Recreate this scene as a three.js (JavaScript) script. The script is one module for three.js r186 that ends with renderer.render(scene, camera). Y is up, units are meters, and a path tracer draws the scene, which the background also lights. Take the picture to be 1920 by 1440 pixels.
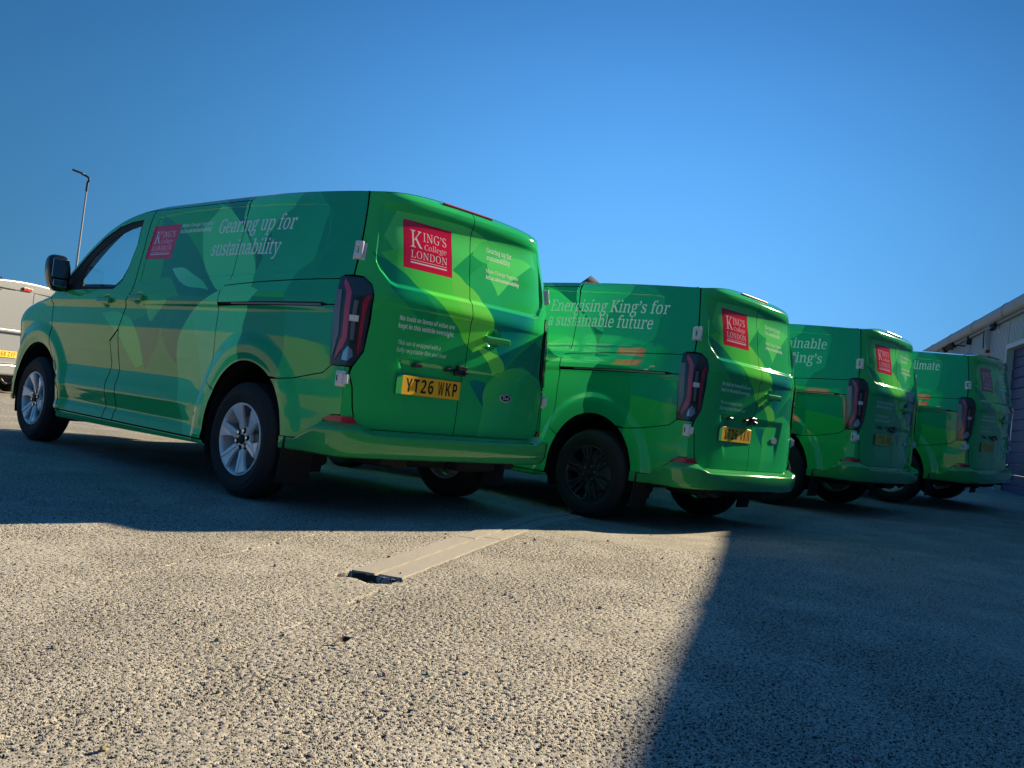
import * as THREE from 'three';
import { mergeGeometries } from 'three/addons/utils/BufferGeometryUtils.js';
import { RoundedBoxGeometry } from 'three/addons/geometries/RoundedBoxGeometry.js';

// ------------------------------------------------------------------ camera, sky, sun, exposure
const scene = new THREE.Scene();
const camera = new THREE.PerspectiveCamera(45.91, 4 / 3, 0.1, 4000);
camera.position.set(0, 0.734, 0);
camera.rotation.order = 'YXZ';
camera.rotation.set(0.02166, 0, 0.1112);
const renderer = new THREE.WebGLRenderer();
renderer.toneMapping = THREE.LinearToneMapping;
const EXPOSURE = 2.15;
renderer.toneMappingExposure = EXPOSURE;
renderer.shadowMap.enabled = true;
const D2R = Math.PI / 180;
const SUN_AZ = 46.5 * D2R, SUN_EL = 23.6 * D2R;             // azimuth to the right of straight ahead
const sunDir = new THREE.Vector3(Math.sin(SUN_AZ) * Math.cos(SUN_EL), Math.sin(SUN_EL), -Math.cos(SUN_AZ) * Math.cos(SUN_EL));

const smooth = (a, b, x) => { const t = Math.min(1, Math.max(0, (x - a) / (b - a))); return t * t * (3 - 2 * t); };
const lerp = (a, b, t) => a + (b - a) * t;
function curve(xs, ys) {                                  // monotone cubic through the points
  const n = xs.length, d = [], m = new Array(n);
  for (let i = 0; i < n - 1; i++) d.push((ys[i + 1] - ys[i]) / (xs[i + 1] - xs[i]));
  m[0] = d[0]; m[n - 1] = d[n - 2];
  for (let i = 1; i < n - 1; i++) m[i] = d[i - 1] * d[i] <= 0 ? 0 : 2 * d[i - 1] * d[i] / (d[i - 1] + d[i]);
  return (x) => {
    if (x <= xs[0]) return ys[0] + m[0] * (x - xs[0]);
    if (x >= xs[n - 1]) return ys[n - 1] + m[n - 1] * (x - xs[n - 1]);
    let i = 0; while (x > xs[i + 1]) i++;
    const h = xs[i + 1] - xs[i], t = (x - xs[i]) / h, t2 = t * t, t3 = t2 * t;
    return (2 * t3 - 3 * t2 + 1) * ys[i] + (t3 - 2 * t2 + t) * h * m[i] + (-2 * t3 + 3 * t2) * ys[i + 1] + (t3 - t2) * h * m[i + 1];
  };
}
function rng(seed) { let s = seed | 0; return () => { s = (s + 0x6d2b79f5) | 0; let t = Math.imul(s ^ (s >>> 15), 1 | s); t = (t + Math.imul(t ^ (t >>> 7), 61 | t)) ^ t; return ((t ^ (t >>> 14)) >>> 0) / 4294967296; }; }

{ // clear sky: pale near the horizon, brightest ahead, overhead blue raised to fill shade
  const W = 1024, H = 512, data = new Float32Array(W * H * 4);
  const els = [0, 3, 8, 14, 20, 26, 35, 50, 70, 90];
  const R = curve(els, [0.20, 0.185, 0.145, 0.112, 0.085, 0.064, 0.067, 0.078, 0.086, 0.09]);
  const G = curve(els, [0.54, 0.52, 0.455, 0.39, 0.32, 0.26, 0.275, 0.32, 0.35, 0.36]);
  const B = curve(els, [0.95, 0.95, 0.92, 0.86, 0.77, 0.67, 0.70, 0.80, 0.87, 0.90]);
  const c0 = new THREE.Vector3(Math.sin(8 * D2R) * Math.cos(9 * D2R), Math.sin(9 * D2R), -Math.cos(8 * D2R) * Math.cos(9 * D2R));
  for (let j = 0; j < H; j++) {
    const el = ((j + 0.5) / H - 0.5) * Math.PI, e = Math.max(0, el) / D2R;
    for (let i = 0; i < W; i++) {
      const az = ((i + 0.5) / W - 0.5) * 2 * Math.PI, x = Math.cos(az) * Math.cos(el), z = Math.sin(az) * Math.cos(el), y = Math.sin(el);
      const psi = Math.acos(Math.min(1, x * c0.x + Math.max(0, y) * c0.y + z * c0.z)) / D2R;
      const g = 0.40 + 0.76 * Math.exp(-Math.pow(psi / 26, 2));  // falloff about the view axis painted into the sky
      const k = (j * W + i) * 4, f = g / EXPOSURE;
      data[k] = R(e) * f * lerp(0.8, 1, (g - 0.40) / 0.76); data[k + 1] = G(e) * f; data[k + 2] = B(e) * f; data[k + 3] = 1;
    }
  }
  const t = new THREE.DataTexture(data, W, H, THREE.RGBAFormat, THREE.FloatType);
  t.mapping = THREE.EquirectangularReflectionMapping; t.magFilter = THREE.LinearFilter; t.minFilter = THREE.LinearFilter; t.needsUpdate = true;
  scene.background = t; scene.environment = t;
}
const sun = new THREE.DirectionalLight(new THREE.Color().setRGB(1, 0.80, 0.50), 5);
sun.target.position.set(0, 0, -8); sun.position.copy(sunDir).multiplyScalar(60).add(sun.target.position); sun.castShadow = true;
sun.shadow.mapSize.set(4096, 4096);
Object.assign(sun.shadow.camera, { left: -30, right: 30, top: 30, bottom: -30, near: 1, far: 150 });
scene.add(sun, sun.target);

// ------------------------------------------------------------------ naming and tagging
const used = new Map();
function numbered(name) { const n = used.get(name) ?? 0; used.set(name, n + 1); return n ? `${name}_${String(n).padStart(3, '0')}` : name; }
function mesh(name, geo, mat, parent) { const m = new THREE.Mesh(geo, mat); m.name = parent ? name : numbered(name); (parent ?? scene).add(m); return m; }
function grp(name, parent) { const g = new THREE.Group(); g.name = parent ? name : numbered(name); (parent ?? scene).add(g); return g; }
function tag(o, label, category, group) { o.userData.label = label; o.userData.category = category; if (group) o.userData.group = group; return o; }
const lin = (r, g, b) => new THREE.Color().setRGB(r, g, b);
const std = (c, roughness, extra = {}) => new THREE.MeshStandardMaterial({ color: c, roughness, side: THREE.DoubleSide, ...extra });
const phys = (o) => new THREE.MeshPhysicalMaterial({ side: THREE.DoubleSide, ...o });
const M = {
  black: std(lin(0.012, 0.012, 0.013), 0.6), dark: std(lin(0.018, 0.018, 0.02), 0.85),
  gloss: phys({ color: lin(0.01, 0.01, 0.012), roughness: 0.25, clearcoat: 1, clearcoatRoughness: 0.05 }),
  glass: phys({ color: lin(0.78, 0.94, 0.96), roughness: 0, transmission: 1, thickness: 0, ior: 1.5 }),
  lens: phys({ color: lin(0.9, 0.9, 0.9), roughness: 0, transmission: 1, thickness: 0, ior: 1.5 }),
  red: phys({ color: lin(0.5, 0.012, 0.03), roughness: 0.25, clearcoat: 1, clearcoatRoughness: 0.04 }),
  redTube: phys({ color: lin(0.70, 0.06, 0.15), roughness: 0.3, clearcoat: 1, clearcoatRoughness: 0.05 }),
  smoke: phys({ color: lin(0.02, 0.024, 0.03), roughness: 0.3, clearcoat: 1, clearcoatRoughness: 0.03 }),
  steelGrey: std(lin(0.22, 0.27, 0.33), 0.4, { metalness: 0.3 }),
  chrome: std(lin(0.75, 0.76, 0.78), 0.12, { metalness: 1 }),
  silver: phys({ color: lin(0.90, 0.91, 0.92), roughness: 0.22, metalness: 0.2, clearcoat: 0.6, clearcoatRoughness: 0.1 }),
  rimDark: phys({ color: lin(0.055, 0.058, 0.064), roughness: 0.35, metalness: 0.6, clearcoat: 0.6, clearcoatRoughness: 0.15 }),
  disc: std(lin(0.3, 0.29, 0.28), 0.4, { metalness: 0.8 }),
  white: phys({ color: lin(0.78, 0.79, 0.8), roughness: 0.35, clearcoat: 0.5 }),
  mirror: std(lin(0.7, 0.74, 0.78), 0.02, { metalness: 1 }),
  seat: std(lin(0.02, 0.022, 0.026), 0.9),
};

// ------------------------------------------------------------------ shape of the van (x to its left, y up, z forward; metres)
const sideX = curve([.18, .22, .25, .275, .29, .30, .33, .37, .44, .50, .60, .75, .90, 1.0, 1.09, 1.125, 1.145, 1.165, 1.20, 1.25, 1.29, 1.40, 1.55, 1.70, 1.78, 1.82, 1.85, 1.87, 1.885, 1.893],
  [.90, .935, .958, .963, .966, .962, .957, .954, .955, .954, .949, .953, .964, .970, .970, .972, .982, .987, .985, .974, .963, .944, .917, .884, .862, .846, .825, .803, .778, .75]);
const scoop = curve([.28, .31, .345, .385, .42, .47, .505, .55, .575, .625, .67, .73, .80], [0, .004, .002, -.014, -.008, .004, .013, .013, .008, -.004, -.009, -.005, 0]);
const cornX = curve([.4, .77, 1.1, 1.3, 1.49, 1.75, 1.88, 1.94], [.86, .86, .865, .85, .815, .765, .745, .735]);
const cornZ = curve([.4, .77, 1.1, 1.49, 1.75, 1.88, 1.94], [-.80, -.788, -.765, -.745, -.705, -.68, -.665]);
const rearZ = curve([.3, .52, .70, .88, 1.0, 1.10, 1.20, 1.222, 1.24, 1.32, 1.55, 1.74, 1.765, 1.79, 1.81, 1.835, 1.86, 1.885, 1.91, 1.94],
  [-.868, -.868, -.866, -.866, -.872, -.880, -.893, -.903, -.905, -.889, -.842, -.800, -.803, -.809, -.812, -.809, -.792, -.762, -.715, -.65]);
const OUT = [[-.72, 1.842], [.10, 1.870], [.80, 1.884], [1.40, 1.884], [1.75, 1.872], [2.02, 1.832], [2.24, 1.752], [2.44, 1.63], [2.62, 1.49], [2.80, 1.34], [2.955, 1.215], [3.15, 1.168], [3.40, 1.125], [3.61, 1.04], [3.75, .91], [3.825, .72], [3.845, .50], [3.82, .28]];
const outY = curve(OUT.slice(0, 15).map((p) => p[0]), OUT.slice(0, 15).map((p) => p[1]));
const PANEL = [[1.50, 1.785], [1.2, 1.805], [.6, 1.806], [.0, 1.79], [-.40, 1.772], [-.455, 1.745], [-.485, 1.63], [-.50, 1.50], [-.48, 1.42], [-.43, 1.37], [-.2, 1.345], [.3, 1.33], [1.0, 1.305], [1.45, 1.284], [1.495, 1.30], [1.50, 1.45], [1.505, 1.70]];
const WIN = [[.70, 1.79], [.738, 1.50], [.742, 1.44], [.722, 1.395], [.655, 1.325], [.61, 1.312], [.3, 1.31], [0, 1.31]];
const WINALL = [...WIN, ...WIN.slice(0, -1).reverse().map(([x, y]) => [-x, y])];
const PLATEREC = [[.545, .925], [.44, .57], [-.44, .57], [-.545, .925]];
function sdPoly(px, py, P) {                              // distance to the outline, positive inside
  let d = 1e9, inside = false;
  for (let i = 0, j = P.length - 1; i < P.length; j = i++) {
    const ax = P[j][0], ay = P[j][1], bx = P[i][0], by = P[i][1], ex = bx - ax, ey = by - ay;
    const t = Math.min(1, Math.max(0, ((px - ax) * ex + (py - ay) * ey) / (ex * ex + ey * ey))), qx = px - ax - ex * t, qy = py - ay - ey * t;
    d = Math.min(d, qx * qx + qy * qy);
    if ((by > py) !== (ay > py) && px < (ax - bx) * (py - by) / (ay - by) + bx) inside = !inside;
  }
  return Math.sqrt(d) * (inside ? 1 : -1);
}
const ARCH = [[.02, .345, .40, .468], [3.09, .345, .435, .462]];   // centre z, y, half width, height
function S(z, y) {                                        // side skin: x for a point of the side
  let x = sideX(y);
  const w = smooth(.50, .92, z) * smooth(2.72, 2.45, z);
  if (w > 0 && y < .80) x += scoop(y) * w;
  for (const [cz, cy, rx, ry] of ARCH) {
    const r = Math.hypot((z - cz) / rx, (y - cy) / ry);
    if (r < 1.5 && y > .26) x += .026 * smooth(1.40, 1.20, r) * smooth(.26, .33, y) - .008 * smooth(1.14, 1.0, r);
  }
  if (z < -.15 && y < .9) x += .02 * smooth(-.22, -.38, z) * smooth(.75, .655, y);
  if (y > 1.2 && z < 1.7) { const d = sdPoly(z, y, PANEL); if (d > 0) x -= .0055 * smooth(0, .010, d); }
  for (const [cz, cy] of [[1.93, 1.158], [1.44, 1.18]]) { const q = Math.hypot((z - cz) / .062, (y - cy) / .052); if (q < 1) x -= .020 * Math.pow(1 - q * q, 1.3); }
  if (z < .35) { const xc = cornX(y), zc = cornZ(y); x -= (x - xc) * Math.pow(Math.max(0, (.35 - z) / (.35 - zc)), 2.2); }
  if (z > 3.4) x -= .42 * Math.pow((z - 3.4) / .6, 2.5);
  const rr = .075 * smooth(1.4, 2.1, z);
  if (rr > 0) { const d = Math.max(0, outY(Math.min(z, 3.75)) - y); if (d < rr) x -= rr * (1 - Math.sqrt(1 - Math.pow((rr - d) / rr, 2))) * .8; }
  return x;
}
function Zr(x, y) {                                       // rear skin: z for a point of the doors
  const xc = cornX(y), zc = cornZ(y), zm = rearZ(y), t = Math.abs(x) / xc;
  let z = zm + (zc - zm) * (t < 1 ? .4 * t * t + .6 * Math.pow(t, 8) : 1 + 4.5 * (t - 1));
  if (y > 1.28 && y < 1.80) { const d = sdPoly(x, y, WINALL); if (d > 0) z += lerp(.004, .018, smooth(1.74, 1.46, y)) * smooth(0, .028, d); }
  if (y > .5 && y < .95) { const d = sdPoly(x, y, PLATEREC); if (d > 0) z += .013 * smooth(0, .045, d) * smooth(.56, .80, y); }
  { const q = Math.hypot((x + .20) / .068, (y - 1.128) / .062); if (q < 1) z += .026 * Math.pow(1 - q * q, 1.3); }
  return z;
}
const sideP = (z, y) => [S(z, y), y, z];
const rearP = (x, y) => [x, y, Zr(x, y)];
function wrapP0(s, y) { return s < 0 ? sideP(cornZ(y) - s, y) : rearP(cornX(y) - s, y); }
function wrapP(rad, off) {                                // once round the rear corner: s < 0 on the side, s > 0 on the back
  const f = (s, y) => { const p = [0, 0, 0]; for (let k = -3; k <= 3; k++) { const q = wrapP0(s + k * rad / 3, y); for (let c = 0; c < 3; c++) p[c] += q[c] / 7; } return p; };
  return (s, y) => { const a = f(s - .006, y), b = f(s + .006, y), p = f(s, y), dx = b[0] - a[0], dz = b[2] - a[2], l = Math.hypot(dx, dz), o = typeof off === 'function' ? off(s, y) : off; return [p[0] - dz / l * o, p[1], p[2] + dx / l * o]; };
}
function lines(a, b, step, fine = []) { const r = []; let t = a; while (t < b - 1e-6) { r.push(t); let st = step; for (const [lo, hi, f] of fine) if (t >= lo - 1e-6 && t < hi) st = Math.min(st, f); else if (t < lo && t + st > lo) st = Math.min(st, Math.max(lo - t, 1e-3)); t += st; } r.push(b); return r; }
const ZL = lines(-.84, 3.90, .04, [[-.62, .66, .015], [2.5, 3.7, .019], [-.53, -.42, .009], [1.36, 1.53, .008], [1.475, 1.525, .005], [1.85, 2.01, .008]]);
const YL = lines(.18, 1.90, .026, [[.27, .44, .0125], [.44, 1.0, .014], [1.10, 1.245, .007], [1.27, 1.36, .008], [1.36, 1.75, .022], [1.76, 1.90, .007]]);
const XR = lines(-.90, .90, .03, [[-.80, -.58, .006], [.58, .80, .006], [-.56, -.42, .015], [.42, .56, .015], [-.28, -.12, .008]]);
const YR = lines(.45, 1.96, .022, [[.54, .6, .015], [.88, .95, .007], [1.06, 1.20, .010], [1.18, 1.47, .006], [1.73, 1.94, .007]]);
const SL = lines(-.45, .92, .012), YW = lines(.30, 1.36, .014);
const area = (P) => { let a = 0; for (let i = 0, j = P.length - 1; i < P.length; j = i++) a += P[j][0] * P[i][1] - P[i][0] * P[j][1]; return a / 2; };
function dense(P, step) { const r = []; for (let i = 0; i < P.length; i++) { const a = P[i], b = P[(i + 1) % P.length], n = Math.max(1, Math.ceil(Math.hypot(b[0] - a[0], b[1] - a[1]) / step)); for (let k = 0; k < n; k++) r.push([lerp(a[0], b[0], k / n), lerp(a[1], b[1], k / n)]); } return r; }
function inset(P, d) {                                    // move an outline inwards by d
  const n = P.length, sg = Math.sign(area(P)), r = [];
  for (let i = 0; i < n; i++) {
    const a = P[(i + n - 1) % n], b = P[i], c = P[(i + 1) % n];
    let n1 = [-(b[1] - a[1]), b[0] - a[0]], n2 = [-(c[1] - b[1]), c[0] - b[0]];
    const l1 = Math.hypot(...n1) || 1, l2 = Math.hypot(...n2) || 1; n1 = [n1[0] / l1 * sg, n1[1] / l1 * sg]; n2 = [n2[0] / l2 * sg, n2[1] / l2 * sg];
    const k = Math.max(.35, 1 + n1[0] * n2[0] + n1[1] * n2[1]);
    r.push([b[0] + (n1[0] + n2[0]) / k * d, b[1] + (n1[1] + n2[1]) / k * d]);
  }
  return r;
}
function clipRect(P, x0, x1, y0, y1) {
  const cut = (Q, ax, v, keep) => { const r = []; for (let i = 0; i < Q.length; i++) { const a = Q[i], b = Q[(i + 1) % Q.length], ia = keep * (a[ax] - v) >= 0, ib = keep * (b[ax] - v) >= 0; if (ia) r.push(a); if (ia !== ib) { const t = (v - a[ax]) / (b[ax] - a[ax]); r.push(ax ? [lerp(a[0], b[0], t), v] : [v, lerp(a[1], b[1], t)]); } } return r; };
  return cut(cut(cut(cut(P, 0, x0, 1), 0, x1, -1), 1, y0, 1), 1, y1, -1);
}
// A sheet of the skin f(a, b) cut out along the outline P, with an edge turned in by `edge`
function sheet(P0, f, A, B, { gap = .0028, edge = .014, uv, flip = 1, hole } = {}) {
  const P1 = gap ? inset(P0, gap) : P0;
  let P = dense(P1, .02);
  let loops = [P];
  if (hole) {                                             // bridge to the hole
    const Hh = dense(area(hole) * area(P) > 0 ? hole.slice().reverse() : hole, .02); loops.push(Hh);
    let bi = 0, bj = 0, bd = 1e9; P.forEach((p, i) => Hh.forEach((q, j) => { const d = Math.hypot(p[0] - q[0], p[1] - q[1]); if (d < bd) { bd = d; bi = i; bj = j; } }));
    P = [...P.slice(0, bi + 1), ...Hh.slice(bj), ...Hh.slice(0, bj + 1), ...P.slice(bi)];
  }
  const pos = [], nor = [], uvs = [], idx = [], seen = new Map(), e = 1e-3;
  const frame = (a, b) => { const p = f(a, b), pa = f(a + e, b), pb = f(a, b + e), ma = f(a - e, b), mb = f(a, b - e); const u = [pa[0] - ma[0], pa[1] - ma[1], pa[2] - ma[2]], v = [pb[0] - mb[0], pb[1] - mb[1], pb[2] - mb[2]]; const n = [u[1] * v[2] - u[2] * v[1], u[2] * v[0] - u[0] * v[2], u[0] * v[1] - u[1] * v[0]], l = Math.hypot(...n) || 1; return [p, n.map((c) => c / l * flip)]; };
  const vert = (a, b) => { const k = Math.round(a * 2e4) + '_' + Math.round(b * 2e4); let i = seen.get(k); if (i === undefined) { const [p, n] = frame(a, b); i = pos.length / 3; seen.set(k, i); pos.push(...p); nor.push(...n); uvs.push(...uv(p)); } return i; };
  const tri = (i, j, k) => { if (i !== j && j !== k && i !== k) flip > 0 ? idx.push(i, j, k) : idx.push(i, k, j); };
  const cellA = (a) => { let i = 0; while (i < A.length - 2 && a >= A[i + 1]) i++; return i; }, cellB = (b) => { let i = 0; while (i < B.length - 2 && b >= B[i + 1]) i++; return i; };
  const mark = new Set();
  for (const L of [P]) for (const [a, b] of dense(L, .0022)) mark.add(cellA(a) * 10000 + cellB(b));
  let a0 = 1e9, a1 = -1e9, b0 = 1e9, b1 = -1e9; for (const [a, b] of P) { a0 = Math.min(a0, a); a1 = Math.max(a1, a); b0 = Math.min(b0, b); b1 = Math.max(b1, b); }
  for (let i = cellA(a0); i <= cellA(a1); i++) for (let j = cellB(b0); j <= cellB(b1); j++) {
    const x0 = A[i], x1 = A[i + 1], y0 = B[j], y1 = B[j + 1];
    if (!mark.has(i * 10000 + j)) {
      if (sdPoly((x0 + x1) / 2, (y0 + y1) / 2, P) <= 0) continue;
      const q = [vert(x0, y0), vert(x1, y0), vert(x1, y1), vert(x0, y1)]; tri(q[0], q[1], q[2]); tri(q[0], q[2], q[3]);
    } else {
      const C = clipRect(P, x0, x1, y0, y1).filter((p, k, l) => { const o = l[(k + 1) % l.length]; return Math.hypot(p[0] - o[0], p[1] - o[1]) > 3e-5; });
      if (C.length < 3 || Math.abs(area(C)) < 1e-8) continue;
      const V = C.map((p) => new THREE.Vector2(p[0], p[1])), ids = C.map((p) => vert(p[0], p[1])), up = area(C) > 0;
      for (const [p, q, r] of THREE.ShapeUtils.triangulateShape(V, [])) { const ar = (V[q].x - V[p].x) * (V[r].y - V[p].y) - (V[r].x - V[p].x) * (V[q].y - V[p].y); if (Math.abs(ar) > 1e-9) ar > 0 ? tri(ids[p], ids[q], ids[r]) : tri(ids[p], ids[r], ids[q]); }
    }
  }
  if (edge) for (const L of loops) for (let i = 0; i < L.length; i++) {
    const a = L[i], b = L[(i + 1) % L.length], [pa, na] = frame(...a), [pb, nb] = frame(...b), k = pos.length / 3;
    const qa = pa.map((c, t) => c - na[t] * edge), qb = pb.map((c, t) => c - nb[t] * edge);
    const u = pb.map((c, t) => c - pa[t]), n = [u[1] * na[2] - u[2] * na[1], u[2] * na[0] - u[0] * na[2], u[0] * na[1] - u[1] * na[0]], l = Math.hypot(...n) || 1;
    for (const p of [pa, pb, qb, qa]) { pos.push(...p); nor.push(...n.map((c) => c / l)); uvs.push(...uv(p)); }
    idx.push(k, k + 1, k + 2, k, k + 2, k + 3);
  }
  return build(pos, nor, uvs, idx);
}
function build(pos, nor, uvs, idx) {
  const g = new THREE.BufferGeometry(); g.setAttribute('position', new THREE.Float32BufferAttribute(pos, 3));
  if (nor) g.setAttribute('normal', new THREE.Float32BufferAttribute(nor, 3));
  g.setAttribute('uv', new THREE.Float32BufferAttribute(uvs, 2)); g.setIndex(idx); if (!nor) g.computeVertexNormals(); return g;
}
function mirrorX(g) {
  const m = g.clone(), p = m.attributes.position, n = m.attributes.normal; for (let i = 0; i < p.count; i++) { p.setX(i, -p.getX(i)); n.setX(i, -n.getX(i)); }
  if (m.index) { const a = m.index.array; for (let i = 0; i < a.length; i += 3) { const t = a[i + 1]; a[i + 1] = a[i + 2]; a[i + 2] = t; } }
  else { for (const k of Object.keys(m.attributes)) { const at = m.attributes[k], s = at.itemSize, a = at.array; for (let i = 0; i < at.count; i += 3) for (let c = 0; c < s; c++) { const t = a[(i + 1) * s + c]; a[(i + 1) * s + c] = a[(i + 2) * s + c]; a[(i + 2) * s + c] = t; } } }
  return m;
}
const both = (g) => mergeGeometries([g, mirrorX(g)]);
const at = (g, x, y, z, rx = 0, ry = 0, rz = 0) => { g.rotateX(rx); g.rotateY(ry); g.rotateZ(rz); g.translate(x, y, z); return g; };
const rbox = (w, h, d, r, x = 0, y = 0, z = 0, rx = 0, ry = 0, rz = 0, n = 2) => at(new RoundedBoxGeometry(w, h, d, n, Math.min(r, w / 2.01, h / 2.01, d / 2.01)), x, y, z, rx, ry, rz);
const plainMerge = (L) => mergeGeometries(L.map((g) => { const k = g.index ? g.toNonIndexed() : g; for (const a of Object.keys(k.attributes)) if (!['position', 'normal', 'uv'].includes(a)) k.deleteAttribute(a); return k; }));
const ell = (c, a0, a1, n, k = 1) => { const r = []; for (let i = 0; i <= n; i++) { const t = lerp(a0, a1, i / n); r.push([c[0] + Math.cos(t) * c[2] * k, c[1] + Math.sin(t) * c[3] * k]); } return r; };
const UVS = (p) => [(3.95 - p[2]) / 4.9, (p[1] - .1) / 1.9], UVR = (p) => [(1 - p[0]) / 2, (p[1] - .3) / 1.7];

// ------------------------------------------------------------------ the pieces of the van, built once and shared
const So = (o = {}) => ({ uv: UVS, flip: -1, ...o }), side = (P, o) => sheet(P, sideP, ZL, YL, So(o));
const offS = (d) => (z, y) => { const p = sideP(z, y), q = sideP(z + .002, y), r = sideP(z, y + .002); const a = [q[0] - p[0], .002], b = [r[0] - p[0], .002]; const n = [1, -b[0] / b[1], -a[0] / a[1]], l = Math.hypot(...n); return [p[0] + n[0] / l * d, p[1] + n[1] / l * d, p[2] + n[2] / l * d]; };
const offR = (d) => (x, y) => { const p = rearP(x, y), q = rearP(x + .002, y), r = rearP(x, y + .002); const n = [(q[2] - p[2]) / .002, (r[2] - p[2]) / .002, -1], l = Math.hypot(...n); return [p[0] + n[0] / l * d, p[1] + n[1] / l * d, p[2] + n[2] / l * d]; };
const A1 = ARCH[0], A2 = ARCH[1], angA = (A, y, back) => { const s = Math.asin(Math.max(-1, Math.min(1, (y - A[1]) / A[3]))); return back ? Math.PI - s : s; };
const DLO = [[1.735, 1.775], [1.90, 1.768], [2.08, 1.735], [2.27, 1.655], [2.45, 1.535], [2.64, 1.385], [2.84, 1.225], [2.38, 1.243], [1.86, 1.245], [1.765, 1.31], [1.715, 1.41], [1.69, 1.58]];
const GLZ = [[1.752, 1.735], [1.90, 1.715], [2.06, 1.672], [2.22, 1.60], [2.36, 1.51], [2.46, 1.42], [2.455, 1.275], [2.33, 1.268], [1.885, 1.265], [1.79, 1.325], [1.738, 1.415], [1.712, 1.58]];
const SEAM_R = [[.375, 1.87], [.32, 1.60], [.308, 1.315], [.372, 1.262]];
const GEO = {};
GEO.front_door = side([[1.625, 1.845], [1.80, 1.84], [2.03, 1.792], [2.25, 1.705], [2.45, 1.578], [2.64, 1.432], [2.80, 1.295], [2.905, 1.205], [2.885, 1.10], [2.895, 1.04], [2.85, .80], [2.74, .62], [2.60, .46], [2.572, .30], [1.82, .30], [1.82, .34], [1.835, .60], [1.805, .71], [1.845, .87], [1.72, .96], [1.61, 1.17], [1.56, 1.23], [1.572, 1.53]], { hole: DLO });
GEO.sliding_door = side([[1.620, 1.845], [1.567, 1.53], [1.555, 1.23], [1.605, 1.168], [1.715, .955], [1.71, .87], [1.68, .67], [1.665, .52], [1.655, .30], [.43, .30], ...ell(A1, angA(A1, .35), angA(A1, .61), 6), [.425, .66], [.40, .88], [.385, 1.16], [.385, 1.235], [.308, 1.315], [.32, 1.60], [.375, 1.838]]);
GEO.pillar_panel = side([[1.722, .95], [1.84, .862], [1.80, .71], [1.83, .60], [1.815, .34], [1.815, .30], [1.66, .30], [1.67, .52], [1.685, .67], [1.715, .87]]);
{ const top = []; for (let z = 2.93; z > .38; z -= .09) top.push([z, outY(z) - .001]);
  GEO.roof_rail = side([...top, [.375, 1.876], [.378, 1.838], [1.62, 1.845], [1.80, 1.84], [2.03, 1.792], [2.25, 1.705], [2.45, 1.578], [2.64, 1.432], [2.80, 1.295], [2.905, 1.205]]); }
{ const cor = []; for (let y = 1.345; y <= 1.838; y += .05) cor.push([cornZ(y) + .001, y]); for (let z = cornZ(1.842) + .001; z < .33; z += .1) cor.push([z, outY(z) - .001]);
  GEO.quarter_panel = side([[.375, 1.876], [.32, 1.60], [.308, 1.315], [.37, 1.268], [0, 1.292], [-.40, 1.312], [-.685, 1.322], [-.69, 1.342], ...cor]); }
GEO.rail_cover = side([[.382, 1.2665], [0, 1.2915], [-.40, 1.3115], [-.685, 1.3215], [-.685, 1.1735], [-.618, 1.1715], [-.578, 1.180], [-.3, 1.174], [.385, 1.158]]);
GEO.rear_wing = side([[.385, 1.140], [0, 1.150], [-.57, 1.162], [-.62, 1.170], [-.685, 1.172], [-.69, .838], [-.63, .790], [-.40, .742], [-.30, .730], ...ell(A1, angA(A1, .735, true), angA(A1, .61), 26), [.425, .66], [.40, .88]]);
const cornerSide = side([[-.300, .7295], [-.40, .7415], [-.63, .7895], [-.69, .8375], [cornZ(.83) - .004, .8375], [cornZ(.7) - .004, .70], [cornZ(.57) - .004, .57], [-.735, .565], [-.69, .54], [-.615, .47], [-.53, .412], [-.40, .408], ...ell(A1, angA(A1, .408, true), angA(A1, .725, true), 12)]);
GEO.bumper_corner = mergeGeometries([cornerSide, sheet([[.8605, .8375], [.833, .8375], [.8375, .80], [.8145, .73], [.8025, .62], [.7875, .552], [.8605, .552]], rearP, lines(-.9, .9, .01), lines(.45, 1.96, .02), { uv: UVS, flip: -1 })]);
{ const t = []; for (let z = 2.92; z < 3.73; z += .06) t.push([z, outY(z) - .001]);
  GEO.front_wing = side([...t, [3.748, .90], [3.815, .72], [3.835, .50], [3.81, .30], [3.515, .30], ...ell(A2, angA(A2, .32), angA(A2, .32, true), 34), [2.65, .30], [2.577, .30], [2.605, .455], [2.745, .615], [2.856, .80], [2.90, 1.04], [2.89, 1.10]]); }
GEO.sill = side([[2.64, .296], [2.635, .235], [1.5, .25], [.40, .268], [.41, .296]]);
GEO.window_frame = (() => { const n = 8, ring = (P) => { const r = []; for (let i = 0; i < P.length; i++) for (let k = 0; k < n; k++) r.push([lerp(P[i][0], P[(i + 1) % P.length][0], k / n), lerp(P[i][1], P[(i + 1) % P.length][1], k / n)]); return r; };
  const A = ring(inset(DLO, -.002)), B = ring(GLZ), f = offS(-.006), g = offS(-.016), pos = [], uvs = [], idx = [];
  A.forEach((a, i) => { for (const p of [f(...a), f(...B[i]), g(...B[i])]) { pos.push(...p); uvs.push(0, 0); } const j = (i + 1) % A.length; for (const k of [0, 1]) idx.push(i * 3 + k, i * 3 + k + 1, j * 3 + k + 1, i * 3 + k, j * 3 + k + 1, j * 3 + k); });
  return build(pos, null, uvs, idx); })();
GEO.window = sheet(inset(GLZ, -.004), offS(-.012), ZL, YL, So({ gap: 0, edge: 0 }));
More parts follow.
